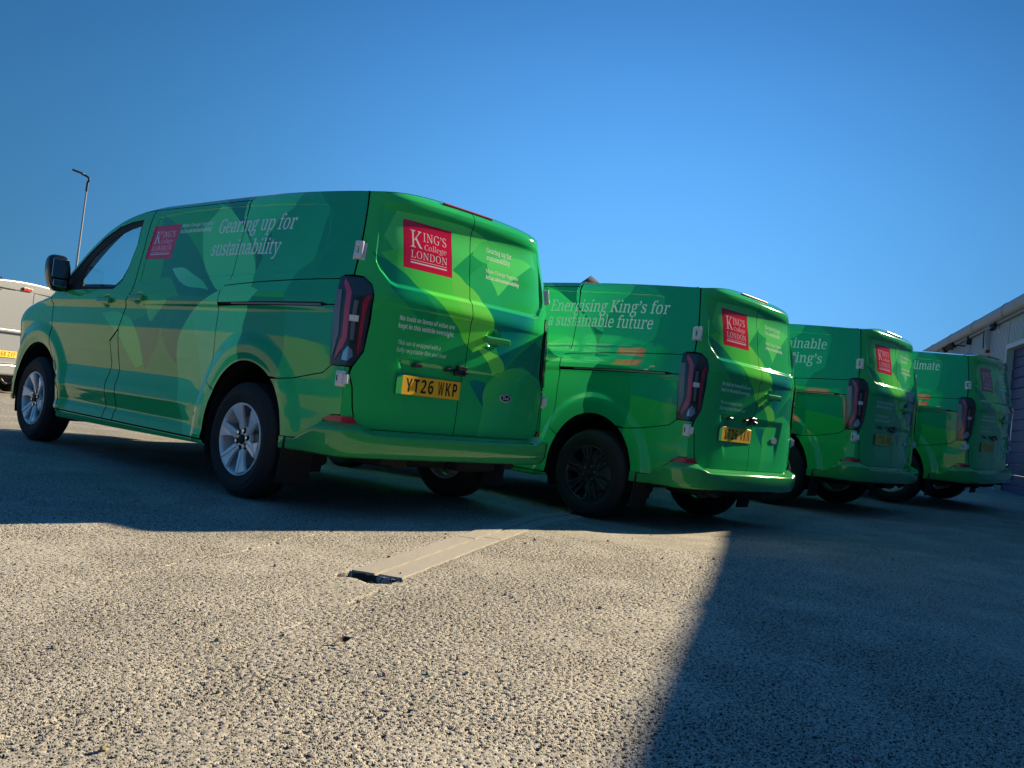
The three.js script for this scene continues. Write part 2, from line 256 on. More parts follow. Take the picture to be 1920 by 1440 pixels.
// dark inner skin behind the gaps
GEO.inner_body = both(plainMerge([
  sheet([[.44, 1.84], [1.60, 1.84], [1.60, .27], [.46, .27], [.44, .6], ...ell(A1, angA(A1, .62), Math.PI - .1, 20, 1.03), [-.40, .42], [-.66, .46], [-.69, 1.30], [-.66, 1.86]], offS(-.03), lines(-.84, 3.8, .1), lines(.18, 1.9, .1), So({ gap: 0, edge: 0 })),
  sheet([[1.60, 1.20], [1.60, .27], [2.68, .27], ...ell(A2, angA(A2, .33, true), angA(A2, .33), 20, 1.03).reverse().reverse(), [3.60, .33], [3.62, .9], [2.95, 1.17]], offS(-.03), lines(-.84, 3.8, .1), lines(.18, 1.9, .1), So({ gap: 0, edge: 0 }))]));
GEO.rail_slot = sheet([[.40, 1.175], [-.62, 1.195], [-.62, 1.15], [.40, 1.13]], offS(-.022), ZL, YL, So({ gap: 0, edge: 0 }));
GEO.slide_rail = sheet([[.25, 1.160], [-.55, 1.178], [-.56, 1.165], [.25, 1.148]], offS(-.012), ZL, YL, So({ gap: 0, edge: .006 }));
// rear doors
const seamX = curve([.45, .7, .9, 1.15, 1.25, 1.32, 1.76, 1.95], [.055, .03, .01, .02, .03, .034, .015, .0]);
const topY = (x) => 1.841 + .064 * (1 - Math.pow(Math.min(1, Math.abs(x) / .745), 2.4));
{ const outer = [], sY = [.503, .6, .75, .9, 1.05, 1.15, 1.2, 1.25, 1.32, 1.5, 1.76, topY(.0)];
  for (let y = 1.838; y > 1.35; y -= .045) outer.push([cornX(y) - .002, y]);
  const low = [[.842, 1.345], [.80, 1.342], [.760, 1.305], [.750, 1.25], [.750, 1.10], [.768, .93], [.822, .838], [.835, .80], [.812, .73], [.80, .62], [.785, .545], [.752, .513], [.70, .503]];
  const tp = []; for (let x = 0; x < .74; x += .08) tp.push([x + .004, topY(x)]);
  GEO.rear_door_left = sheet([...outer, ...low, ...sY.slice(0, -1).map((y) => [seamX(y), y]), ...tp.map((p, i) => i ? p : [seamX(topY(0)), topY(0)])], rearP, XR, YR, { uv: UVR, flip: -1 });
  GEO.rear_door_right = sheet([...outer, ...low].map(([x, y]) => [-x, y]).concat(sY.slice(0, -1).map((y) => [seamX(y), y]), tp.map((p, i) => i ? [-p[0], p[1]] : [seamX(topY(0)), topY(0)])), rearP, XR, YR, { uv: UVR, flip: -1 }); }
GEO.rear_inner = sheet([[.80, .47], [.80, 1.3], [.73, 1.84], [0, 1.90], [-.73, 1.84], [-.80, 1.3], [-.80, .47]], offR(-.045), lines(-.9, .9, .06), lines(.45, 1.96, .06), { uv: UVR, flip: -1, gap: 0, edge: 0 });
// rear lamps wrap the corner
const W1 = wrapP(.03, .006), W2 = wrapP(.03, .011), W3 = wrapP(.03, .018), wr = (P, f, o = {}) => sheet(P, f, SL, YW, { uv: UVR, flip: 1, gap: 0, ...o });
const TLP = [[-.082, 1.336], [.050, 1.336], [.088, 1.302], [.103, 1.25], [.105, 1.10], [.090, .935], [.038, .842], [-.102, .838], [-.096, 1.0]];
GEO.tail_light = wr(TLP, W1, { edge: .03 });
GEO.light_tube_outer = wr([[-.048, 1.300], [-.022, 1.245], [-.020, 1.10], [-.024, 1.00], [-.058, .915], [-.066, .868], [-.012, .945], [.004, 1.00], [.006, 1.10], [.004, 1.25], [-.020, 1.300], [-.042, 1.325]], W2, { edge: .006 });
GEO.light_tube_inner = wr([[.060, 1.20], [.075, 1.245], [.090, 1.235], [.086, 1.19], [.080, 1.10], [.072, .95], [.060, .905], [.052, .935], [.056, 1.0], [.062, 1.12]], W2, { edge: .006 });
GEO.light_band = wr([[-.088, 1.26], [-.052, 1.26], [-.046, 1.20], [-.044, 1.02], [-.060, .96], [-.082, .89], [-.090, .89], [-.088, 1.05]], W2, { edge: .004 });
GEO.light_bar = wr([[.022, 1.205], [.040, 1.205], [.036, .985], [.018, .985]], W2, { edge: .008 });
GEO.light_black = wr([[.012, 1.235], [.052, 1.235], [.056, 1.20], [.046, .965], [.006, .965]], wrapP(.03, .0075), { edge: .004 });
GEO.light_sticker = wr([[.010, 1.122], [.050, 1.122], [.050, 1.088], [.010, 1.088]], wrapP(.03, .0205), { edge: .001 });
GEO.reverse_light = wr([[-.012, .915], [.010, .950], [.032, .930], [.036, .895], [.010, .868], [-.020, .872]], W2, { edge: .006 });
GEO.light_cover = wr(inset(TLP, .006), W3, { edge: .010 });
GEO.reflector = wr([[-.125, .533], [-.07, .560], [-.03, .566], [.065, .563], [.092, .532], [0, .528]], wrapP(.05, .012), { edge: .02 });
// rear bumper: one band round the back
GEO.rear_bumper = (() => {
  const f = wrapP(.07, 0), path = []; const zc = cornZ(.55);
  const sE = cornX(.62); for (let i = 0; i <= 80; i++) path.push(lerp(zc + .372, sE, i / 80));
  const s0 = path[0], pos = [], uvs = [], idx = [];
  const prof = (s) => { const k = smooth(s0, s0 + .32, s), top = s < -.30 ? .410 : s < -.06 ? lerp(.410, .535, smooth(-.30, -.08, s)) : s < .19 ? lerp(.535, .502, smooth(.07, .19, s)) : .502;
    return [[.338, -.06], [.338, .0], [.341, .012 + .016 * k], [.347, .016 + .030 * k], [.358, .018 + .044 * k], [.40, .020 + .060 * k], [.462, .018 + .066 * k], [.471, .016 + .064 * k], [.477, .013 + .056 * k], [.481, .011 + .046 * k], [.488, .009 + .024 * k], [.502, .006 + .004 * k], [.505, -.03]].map(([y, o]) => [y, o > 0 ? o * smooth(s0 - .03, s0 + .09, s) : o]).map(([y, o]) => [y <= .40 ? y : lerp(.40, top, (y - .40) / .102), o]); };
  const N = 13;
  path.forEach((s) => { for (const [y, o] of prof(s)) { const a = f(s - .006, .62), b = f(s + .006, .62), p = f(s, .62), dx = b[0] - a[0], dz = b[2] - a[2], l = Math.hypot(dx, dz); pos.push(p[0] - dz / l * o, y, p[2] + dx / l * o); uvs.push(...UVR([p[0], y, p[2]])); } });
  for (let i = 0; i < path.length - 1; i++) for (let j = 0; j < N - 1; j++) { const a = i * N + j, b = a + N; idx.push(a, b, b + 1, a, b + 1, a + 1); }
  return both(build(pos, null, uvs, idx)); })();
// roof, windscreen, bonnet and nose: sheets across from one outline to the other
function cap(pts, sMin, sMax, cr, endRear) {
  const NS = 28, pos = [], uvs = [], idx = [];
  pts.forEach(([z, y], i) => { const a = pts[Math.max(0, i - 1)], b = pts[Math.min(pts.length - 1, i + 1)], l = Math.hypot(b[0] - a[0], b[1] - a[1]), nz = -(b[1] - a[1]) / l, ny = (b[0] - a[0]) / l, c = cr(z, y), xe = S(Math.min(z, 3.82), y) - .001;
    for (let k = 0; k <= NS; k++) { const s = lerp(sMin, sMax, k / NS), q = 1 - Math.pow(Math.abs(s), 2.4); let p = [xe * s, y + ny * c * q, z + nz * c * q]; if (endRear && i === 0) { const x = .738 * s, ty = topY(x) + .001; p = [x, ty, Zr(x, ty) - .002]; } pos.push(...p); uvs.push(...UVS(p)); } });
  for (let i = 0; i < pts.length - 1; i++) for (let k = 0; k < NS; k++) { const a = i * (NS + 1) + k, b = a + NS + 1; idx.push(a, b, b + 1, a, b + 1, a + 1); }
  return build(pos, null, uvs, idx);
}
const outPts = (z0, z1, n) => { const r = []; for (let i = 0; i <= n; i++) { const z = lerp(z0, z1, i / n); r.push([z, outY(z)]); } return r; };
const crown = (z) => lerp(.045, .14, smooth(1.7, 2.6, z)) * smooth(3.9, 2.9, z) + .17 * smooth(2.9, 3.6, z);
GEO.roof = cap([[-.69, 1.842], ...outPts(-.62, 2.02, 30)], -1, 1, crown, true);
GEO.windscreen = cap(outPts(2.14, 2.86, 12), -.87, .87, crown);
GEO.windscreen_border = plainMerge([cap(outPts(2.02, 2.14, 3), -.93, .93, crown), cap(outPts(2.86, 2.93, 2), -.93, .93, crown), cap(outPts(2.14, 2.86, 12), -.93, -.87, crown), cap(outPts(2.14, 2.86, 12), .87, .93, crown)]);
GEO.windscreen_pillar = (cap(outPts(2.02, 2.93, 12), .93, 1, crown));
GEO.bonnet = cap([...outPts(2.93, 3.61, 12), [3.69, .975], [3.75, .91], [3.795, .82], [3.825, .72], [3.845, .60], [3.845, .50], [3.835, .40], [3.82, .28]], -1, 1, crown);
// small fittings
GEO.handle = plainMerge([rbox(.026, .044, .205, .0125, .017, 0, 0, 0, 0, 0, 5), rbox(.030, .036, .034, .012, .004, 0, .080, 0, 0, 0, 3), rbox(.030, .036, .034, .012, .004, 0, -.080, 0, 0, 0, 3)]);
GEO.handle_cup = (() => { const g = new THREE.SphereGeometry(1, 28, 16); g.scale(.016, .054, .060); return g; })();
GEO.hinge_upper = plainMerge([rbox(.040, .030, .048, .007, 0, .036, 0, 0, 0, 0, 3), rbox(.040, .030, .048, .007, 0, -.036, 0, 0, 0, 0, 3), rbox(.026, .075, .022, .004, .004, 0, -.014), rbox(.012, .10, .07, .003, -.018, 0, 0)]);
GEO.hinge_lower = plainMerge([rbox(.026, .088, .056, .007, 0, 0, .006, 0, 0, 0, 3), rbox(.034, .052, .022, .005, .002, 0, -.030), rbox(.036, .062, .030, .004, .006, 0, .002)]);
GEO.hinge_slot = rbox(.006, .032, .012, .001, .025, .002, .022);
GEO.rear_handle = plainMerge([rbox(.225, .046, .028, .0135, 0, 0, -.024, 0, 0, 0, 4), rbox(.035, .038, .03, .01, .085, 0, -.010), rbox(.035, .038, .03, .01, -.085, 0, -.010)]);
GEO.rear_cup = (() => { const g = new THREE.SphereGeometry(1, 24, 14); g.scale(.062, .058, .012); return g; })();
GEO.plate_lamp = plainMerge([rbox(.058, .022, .030, .004, 0, 0, -.012), rbox(.066, .012, .016, .003, 0, -.006, 0)]);
GEO.latch = plainMerge([rbox(.074, .030, .034, .006, 0, .012, -.014), rbox(.090, .034, .030, .008, .006, -.020, -.010), rbox(.020, .016, .012, .003, -.03, -.014, -.030)]);
GEO.number_plate = rbox(.52, .111, .006, .002);
GEO.mirror_shell = (() => { const g = new THREE.SphereGeometry(1, 48, 32), p = g.attributes.position, sp = (v, e) => Math.sign(v) * Math.pow(Math.abs(v), e); for (let i = 0; i < p.count; i++) { const x = sp(p.getX(i), .55), y = sp(p.getY(i), .62), z = p.getZ(i); const k = 1 - .18 * smooth(.1, -1, y); p.setXYZ(i, x * .088 * k + .012 * y, y * .142, z > 0 ? sp(z, .8) * .075 : sp(z, .35) * .050); } g.computeVertexNormals(); return g; })();
GEO.mirror_glass = plainMerge([rbox(.126, .142, .008, .03, .004, .038, -.050, 0, 0, 0, 4), rbox(.106, .052, .008, .02, -.004, -.078, -.049, 0, 0, 0, 4)]);
GEO.mirror_arm = plainMerge([rbox(.16, .06, .10, .02, -.13, -.10, .02), rbox(.05, .13, .16, .02, -.19, -.08, .06)]);
GEO.mud_flap = rbox(.22, .27, .012, .005);
GEO.under = (() => { const L = [rbox(1.62, .20, 3.9, .02, 0, .42, 1.35), rbox(1.3, .09, .10, .03, 0, .345, 0), rbox(.10, .05, 1.3, .015, .52, .33, -.2), rbox(.10, .05, 1.3, .015, -.52, .33, -.2), rbox(.5, .13, .5, .05, -.05, .34, -.42), rbox(.12, .10, .45, .03, .42, .33, -.62), rbox(.36, .12, .2, .04, -.30, .33, -.68), rbox(.09, .18, .09, .03, .62, .33, -.33), rbox(.09, .18, .09, .03, -.62, .33, -.33), rbox(1.5, .12, 1.6, .04, 0, .30, 1.5)]; const t = new THREE.CylinderGeometry(.05, .05, 1.5, 14); t.rotateZ(Math.PI / 2); t.translate(0, .345, 0); L.push(t); return plainMerge(L); })();
GEO.arch_liner = ARCH.map(([cz, cy, rx, ry]) => { const pos = [], uvs = [], idx = [], n = 30; for (let i = 0; i <= n; i++) { const t = lerp(-.32, Math.PI + .32, i / n); for (const x of [.943, .62]) { pos.push(x, cy + Math.sin(t) * ry + .004, cz + Math.cos(t) * rx); uvs.push(0, 0); } } for (let i = 0; i < n; i++) idx.push(i * 2, i * 2 + 1, i * 2 + 3, i * 2, i * 2 + 3, i * 2 + 2); const m = pos.length / 3; pos.push(.62, cy, cz); uvs.push(0, 0); for (let i = 0; i < n; i++) idx.push(m, i * 2 + 1, i * 2 + 3); return build(pos, null, uvs, idx); });
GEO.seat = plainMerge([rbox(.50, .62, .12, .05, 0, .92, 1.72, -.12), rbox(.50, .12, .5, .05, 0, .60, 1.98), rbox(.27, .19, .09, .04, 0, 1.36, 1.67, -.1)]);
GEO.dashboard = plainMerge([rbox(1.7, .30, .46, .08, 0, 1.06, 2.64), rbox(.42, .10, .22, .05, .40, 1.23, 2.60), rbox(1.5, .04, .5, .02, 0, 1.80, 1.86), rbox(1.72, .9, .03, .01, 0, .72, 2.84)]);
GEO.bulkhead = rbox(1.56, 1.48, .03, .01, 0, 1.03, 1.50);
GEO.cab_floor = rbox(1.8, .03, 1.3, .005, 0, .33, 2.15);
GEO.steering_wheel = at(new THREE.TorusGeometry(.185, .016, 10, 36), -.42, 1.10, 2.34, .5);
GEO.brake_light = rbox(.44, .012, .02, .004);
GEO.aerial = (() => { const g = new THREE.SphereGeometry(.05, 20, 10, 0, 6.2832, 0, 1.5708); g.scale(1, .55, 1.7); return g; })();
// wheels (axle along x, outside towards +x, centre at 0)
function revolve(prof, n, repU = 1) { const pos = [], uvs = [], idx = [], m = prof.length; let acc = [0]; for (let j = 1; j < m; j++) acc.push(acc[j - 1] + Math.hypot(prof[j][0] - prof[j - 1][0], prof[j][1] - prof[j - 1][1])); for (let i = 0; i <= n; i++) { const t = i / n * 2 * Math.PI; for (let j = 0; j < m; j++) { pos.push(prof[j][1], prof[j][0] * Math.cos(t), prof[j][0] * Math.sin(t)); uvs.push(i / n * repU, acc[j] / acc[m - 1]); } } for (let i = 0; i < n; i++) for (let j = 0; j < m - 1; j++) { const a = i * m + j, b = a + m; idx.push(a, a + 1, b + 1, a, b + 1, b); } return build(pos, null, uvs, idx); }
const TY = [[.212, -.015], [.222, -.004], [.240, .004], [.262, .010], [.285, .011], [.305, .006], [.312, .004], [.3125, -.001], [.325, -.008], [.337, -.022], [.3425, -.038], [.3445, -.060], [.336, -.0605], [.336, -.0685], [.345, -.069], [.3455, -.100], [.336, -.1005], [.336, -.1085], [.3455, -.109], [.345, -.140], [.336, -.1405], [.336, -.1485], [.3445, -.149], [.3425, -.170], [.337, -.184], [.320, -.198], [.285, -.208], [.24, -.204], [.212, -.19]];
GEO.tyre = plainMerge([revolve(TY, 88), ...(() => { const L = [], n = 66; for (let i = 0; i < n; i++) { const t = i / n * 2 * Math.PI; for (const [x, w] of [[-.043, .028], [-.166, .028]]) { const g = new THREE.BoxGeometry(w, .010, .021); g.translate(x, .3395, 0); g.rotateX(t + (x < -.1 ? .03 : 0)); L.push(g); } } return L; })(), revolve([[.268, .0105], [.270, .0135], [.274, .0135], [.276, .0105]], 88), revolve([[.300, .0075], [.302, .010], [.304, .0095], [.306, .006]], 88)]);
GEO.rim = plainMerge([revolve([[.218, -.010], [.219, -.002], [.215, .002], [.209, .000], [.205, -.008], [.198, -.020], [.196, -.09], [.190, -.19], [.214, -.195]], 72), revolve([[.075, -.055], [.078, -.030], [.070, -.022], [.030, -.020], [.028, -.03]], 48)]);
function spoke(P, depth, z0, dish, bevel = .005) { const s = new THREE.Shape(P.map(([t, r]) => new THREE.Vector2(Math.sin(t) * r, Math.cos(t) * r))); const g = new THREE.ExtrudeGeometry(s, { depth, bevelEnabled: true, bevelSize: bevel, bevelThickness: bevel, bevelSegments: 2, curveSegments: 4 }); const p = g.attributes.position; const pos = []; for (let i = 0; i < p.count; i++) { const a = p.getX(i), b = p.getY(i), c = p.getZ(i), r = Math.hypot(a, b); p.setXYZ(i, z0 + c + dish * smooth(.06, .20, r), b, a); } g.computeVertexNormals(); const f = mergeGeometries([g]); const ix = f.attributes; for (const k of Object.keys(ix)) { const aa = ix[k], sz = aa.itemSize, ar = aa.array; for (let i = 0; i < aa.count; i += 3) for (let c = 0; c < sz; c++) { const q = ar[(i + 1) * sz + c]; ar[(i + 1) * sz + c] = ar[(i + 2) * sz + c]; ar[(i + 2) * sz + c] = q; } } f.computeVertexNormals(); return f; }
const rot = (g, a) => { const k = g.clone(); k.rotateX(a); return k; };
GEO.spokeA = []; for (let i = 0; i < 6; i++) GEO.spokeA.push(rot(plainMerge([spoke([[-.34, .062], [.26, .062], [.14, .11], [.20, .150], [.27, .203], [-.17, .205], [-.21, .15]], .012, -.036, .026), spoke([[-.30, .066], [-.02, .066], [-.06, .13], [-.09, .198], [-.17, .198], [-.20, .14]], .010, -.026, .026, .003)]), i / 6 * 2 * Math.PI + .25));
GEO.spokeB = []; for (let i = 0; i < 6; i++) { const a = [[-.36, .060], [-.04, .060], [-.03, .11], [-.05, .203], [-.17, .203], [-.15, .11]], b = a.map(([t, r]) => [-t, r]).reverse(), c = [[.30, .06], [.55, .06], [.46, .11], [.40, .203], [.29, .203], [.30, .11]]; GEO.spokeB.push(rot(plainMerge([spoke(a, .012, -.034, .024, .003), spoke(b, .012, -.034, .024, .003), spoke(c, .008, -.040, .022, .003)]), i / 6 * 2 * Math.PI + .1)); }
GEO.hub_cap = revolve([[0.0001, -.006], [.020, -.006], [.027, -.009], [.030, -.016], [.030, -.03]], 32);
GEO.nut = []; for (let i = 0; i < 6; i++) { const c = new THREE.CylinderGeometry(.0085, .0105, .014, 6); c.rotateZ(Math.PI / 2); c.translate(-.017, .055, 0); GEO.nut.push(rot(c, (i + .5) / 6 * 2 * Math.PI + .25)); }
GEO.nut_hole = []; for (let i = 0; i < 6; i++) GEO.nut_hole.push(rot(at(new THREE.CylinderGeometry(.0185, .0185, .004, 18), -.0205, .055, 0, 0, 0, Math.PI / 2), (i + .5) / 6 * 2 * Math.PI + .25));
GEO.brake_disc = plainMerge([revolve([[.06, -.075], [.150, -.075], [.150, -.10], [.06, -.10]], 48), rbox(.05, .09, .13, .01, -.075, .02, -.13), revolve([[.0001, -.125], [.185, -.125]], 40)]);

// ------------------------------------------------------------------ printed wrap
function canvasTex(c) { const t = new THREE.CanvasTexture(c); t.colorSpace = THREE.SRGBColorSpace; return t; }
function softPath(ctx, P, X, Y) {                         // smooth outline that keeps the sharp tips
  const n = P.length, q = P.map(([a, b]) => [X(a), Y(b)]), sharp = q.map((p, i) => { const a = q[(i + n - 1) % n], b = q[(i + 1) % n], u = [p[0] - a[0], p[1] - a[1]], v = [b[0] - p[0], b[1] - p[1]]; return (u[0] * v[0] + u[1] * v[1]) / (Math.hypot(...u) * Math.hypot(...v) + 1e-9) < .62; });
  ctx.beginPath(); ctx.moveTo(...q[0]);
  for (let i = 0; i < n; i++) { const p0 = q[(i + n - 1) % n], p1 = q[i], p2 = q[(i + 1) % n], p3 = q[(i + 2) % n], s1 = sharp[i] ? 0 : 1 / 6, s2 = sharp[(i + 1) % n] ? 0 : 1 / 6; ctx.bezierCurveTo(p1[0] + (p2[0] - p0[0]) * s1, p1[1] + (p2[1] - p0[1]) * s1, p2[0] - (p3[0] - p1[0]) * s2, p2[1] - (p3[1] - p1[1]) * s2, ...p2); }
  ctx.closePath();
}
const film = (c) => { const k = new THREE.Color(c).convertLinearToSRGB(); return `rgb(${[k.r * .98, k.g * 1.28, k.b * 1.28].map((v) => Math.min(255, Math.round(v * 255))).join(',')})`; };
function leaf(ctx, P, fill, X, Y, alpha = 1) {
  ctx.save(); softPath(ctx, P, X, Y); ctx.globalAlpha = alpha;
  if (Array.isArray(fill)) { const xs = P.map((p) => X(p[0])), ys = P.map((p) => Y(p[1])); const g = ctx.createLinearGradient(Math.min(...xs), Math.min(...ys), Math.max(...xs), Math.max(...ys)); fill.forEach((c, i) => g.addColorStop(i / (fill.length - 1), film(c))); ctx.fillStyle = g; } else ctx.fillStyle = film(fill);
  ctx.fill(); ctx.restore();
}
function fitText(ctx, s, x0, x1, base, cap, font, { italic, bold, align = 'left', color = '#fbfffc', thin = 0 } = {}) {
  const px = 200, face = `${bold ? 'bold ' : ''}${px}px ${font}`; ctx.save(); ctx.font = face; const w = ctx.measureText(s).width, k = cap / (px * .714);
  ctx.translate(x0, base); ctx.transform(1, 0, italic ? -.2 : 0, 1, 0, 0); ctx.scale((x1 - x0) / w, k); ctx.fillStyle = color;
  if (!thin) ctx.fillText(s, 0, 0);
  else { const c = document.createElement('canvas'); c.width = Math.ceil(w) + 20; c.height = 300; const t = c.getContext('2d'); t.font = face; t.fillStyle = color; t.fillText(s, 10, 220); t.globalCompositeOperation = 'destination-out'; t.lineWidth = thin; t.lineJoin = 'round'; t.strokeText(s, 10, 220); ctx.drawImage(c, -10, -220); }
  ctx.restore();
}
function collegeLogo(ctx, x, y, w, h) {
  ctx.fillStyle = '#ee0f3e'; ctx.fillRect(x, y, w, h); const c = '#fff5f3', f = 'serif';
  fitText(ctx, 'K', x + w * .125, x + w * .37, y + h * .545, h * .365, f, { color: c, thin: 2 });
  fitText(ctx, 'ING’S', x + w * .385, x + w * .89, y + h * .375, h * .19, f, { color: c, thin: 2 });
  fitText(ctx, 'College', x + w * .40, x + w * .875, y + h * .545, h * .115, f, { color: c, italic: true, thin: 2 });
  fitText(ctx, 'LONDON', x + w * .14, x + w * .90, y + h * .760, h * .155, f, { color: c, thin: 2 });
  ctx.fillStyle = c; ctx.fillRect(x + w * .14, y + h * .80, w * .745, h * .013); ctx.fillRect(x + w * .14, y + h * .845, w * .745, h * .030);
}
const C = { base: '#2f9e4e', baseHi: '#46b35c', dark: '#0a7048', deep: '#066048', mint: '#72cf7c', light: '#5cc06a', lime: '#9ad52b', limeHi: '#b4e046', blue: '#08606e' };
const SIDE_ART = [
  [[[3.95, 2.0], [1.9, 2.0], [2.3, 1.2], [1.9, .1], [3.95, .1]], ['#3da659', '#2c9a50']],
  [[[1.47, 1.80], [1.10, 1.67], [.86, 1.54], [.70, 1.43], [.55, 1.31], [.38, 1.23], [.44, 1.17], [.81, 1.18], [1.07, 1.32], [1.22, 1.32], [1.27, 1.53], [1.42, 1.71]], ['#128652', '#0b7250']],
  [[[.95, 1.90], [.70, 1.82], [.84, 1.66], [.70, 1.43], [.55, 1.31], [.38, 1.23], [.06, 1.24], [.08, 1.37], [.14, 1.46], [.20, 1.53], [.27, 1.6], [.38, 1.69], [.52, 1.77]], ['#62c86e', '#56c47e']],
  [[[.85, 1.95], [.62, 1.82], [.54, 1.77], [.40, 1.69], [.27, 1.60], [.18, 1.53], [.12, 1.46], [.07, 1.37], [.05, 1.31], [.05, 1.24], [-.27, 1.24], [-.33, 1.36], [-.10, 1.49], [.05, 1.63], [.0, 1.69], [.18, 1.83], [.40, 1.95]], ['#0f7c52', '#0a6c52']],
  [[[.40, 1.95], [-.14, 1.93], [-.13, 1.79], [-.06, 1.72], [-.01, 1.68], [.05, 1.55], [.02, 1.45], [.14, 1.50], [.25, 1.60], [.36, 1.69], [.40, 1.80]], ['#54c47c', '#30a870']],
  [[[-.16, 1.93], [-.41, 1.76], [-.43, 1.65], [-.43, 1.54], [-.41, 1.43], [-.33, 1.36], [-.27, 1.24], [.05, 1.23], [.06, 1.37], [.04, 1.45], [-.01, 1.68], [-.06, 1.72], [-.13, 1.79]], ['#1a8b62', '#2aa070']],
  [[[-.15, 1.95], [-.41, 1.76], [-.43, 1.65], [-.43, 1.54], [-.42, 1.43], [-.33, 1.36], [-.27, 1.24], [-.22, 1.0], [-.95, .9], [-.95, 2.0]], ['#11805a', '#1d8a66']],
  [[[.10, 1.20], [.07, 1.13], [.10, 1.03], [.10, .95], [.11, .78], [-.25, .60], [-.30, .90], [-.27, 1.20]], ['#0c7854', '#128850']],
  [[[1.04, 1.18], [1.09, .93], [.98, .82], [.9, .77], [.86, .75], [.86, .86], [.83, .96], [.78, 1.02], [.69, 1.11], [.54, 1.19], [.82, 1.2]], ['#178a58', '#0f7650']],
  [[[1.51, 1.02], [1.43, .93], [1.35, .79], [1.30, .68], [1.17, .82], [1.10, .96], [1.02, 1.09], [.91, 1.18], [1.13, 1.12]], ['#1c9054', '#12784f']],
  [[[2.0, 1.07], [1.87, 1.08], [1.76, 1.08], [1.6, 1.05], [1.5, 1.0], [1.43, .93], [1.38, .86], [1.35, .79], [1.33, .72], [1.44, .69], [1.55, .78], [1.69, .89], [1.77, .94], [1.91, 1.01]], ['#48bc68', '#60d054']],
  [[[-.02, 1.24], [.07, 1.262], [.18, 1.267], [.32, 1.255], [.43, 1.225], [.54, 1.18], [.69, 1.11], [.78, 1.02], [.84, .93], [.86, .86], [.85, .72], [.76, .49], [.66, .30], [.25, .26], [.11, .76], [.11, .87], [.10, .95], [.10, 1.03], [.07, 1.13], [.03, 1.19]], ['#7ee07c', '#58cc7c', '#3cb054']],
  [[[.86, .86], [.85, .72], [.76, .49], [.66, .30], [.45, .28], [.52, .60], [.60, .85], [.70, 1.05], [.80, .99]], ['#5acc70', '#34aa5c'], .8],
  [[[1.09, 1.39], [.94, 1.395], [.77, 1.34], [.64, 1.30], [.52, 1.235], [.62, 1.25], [.80, 1.262], [.92, 1.295], [1.0, 1.33]], ['#7fdc94', '#40b472']],
  [[[1.34, 1.16], [1.02, 1.17], [1.14, 1.10], [1.24, 1.02], [1.30, 1.06]], ['#98dc5c', '#60c468'], .8],
];
function drawSide(W, lines, mirrored) {
  const Hh = Math.round(W * 1.9 / 4.9), c = document.createElement('canvas'); c.width = W; c.height = Hh; const ctx = c.getContext('2d'), s = W / 4.9, X = (z) => (3.95 - z) * s, Y = (y) => (2.0 - y) * s;
  ctx.fillStyle = film(C.base); ctx.fillRect(0, 0, W, Hh);
  for (const [P, f, a] of SIDE_ART) leaf(ctx, P, f, X, Y, a);
  const put = (f, z0, z1) => { ctx.save(); if (mirrored) { ctx.translate(X(z0) + X(z1), 0); ctx.scale(-1, 1); } f(); ctx.restore(); };
  const lz = mirrored ? -.19 : 1.515, tz = mirrored ? .33 : 1.135;
  put(() => collegeLogo(ctx, X(lz), Y(1.715), .36 * s, .25 * s), lz, lz - .36);
  put(() => fitText(ctx, 'Make Change Together', X(tz), X(tz - .405), Y(1.688), .026 * s, 'sans-serif'), tz, tz - .405);
  put(() => fitText(ctx, 'kcl.ac.uk/sustainability', X(tz), X(tz - .405), Y(1.645), .026 * s, 'sans-serif', { bold: true }), tz, tz - .405);
  for (const [t, z0, z1, b] of lines) put(() => fitText(ctx, t, X(z0), X(z1), Y(b), .098 * s, 'serif', { color: '#fbfffc' }), z0, z1);
  return canvasTex(c);
}
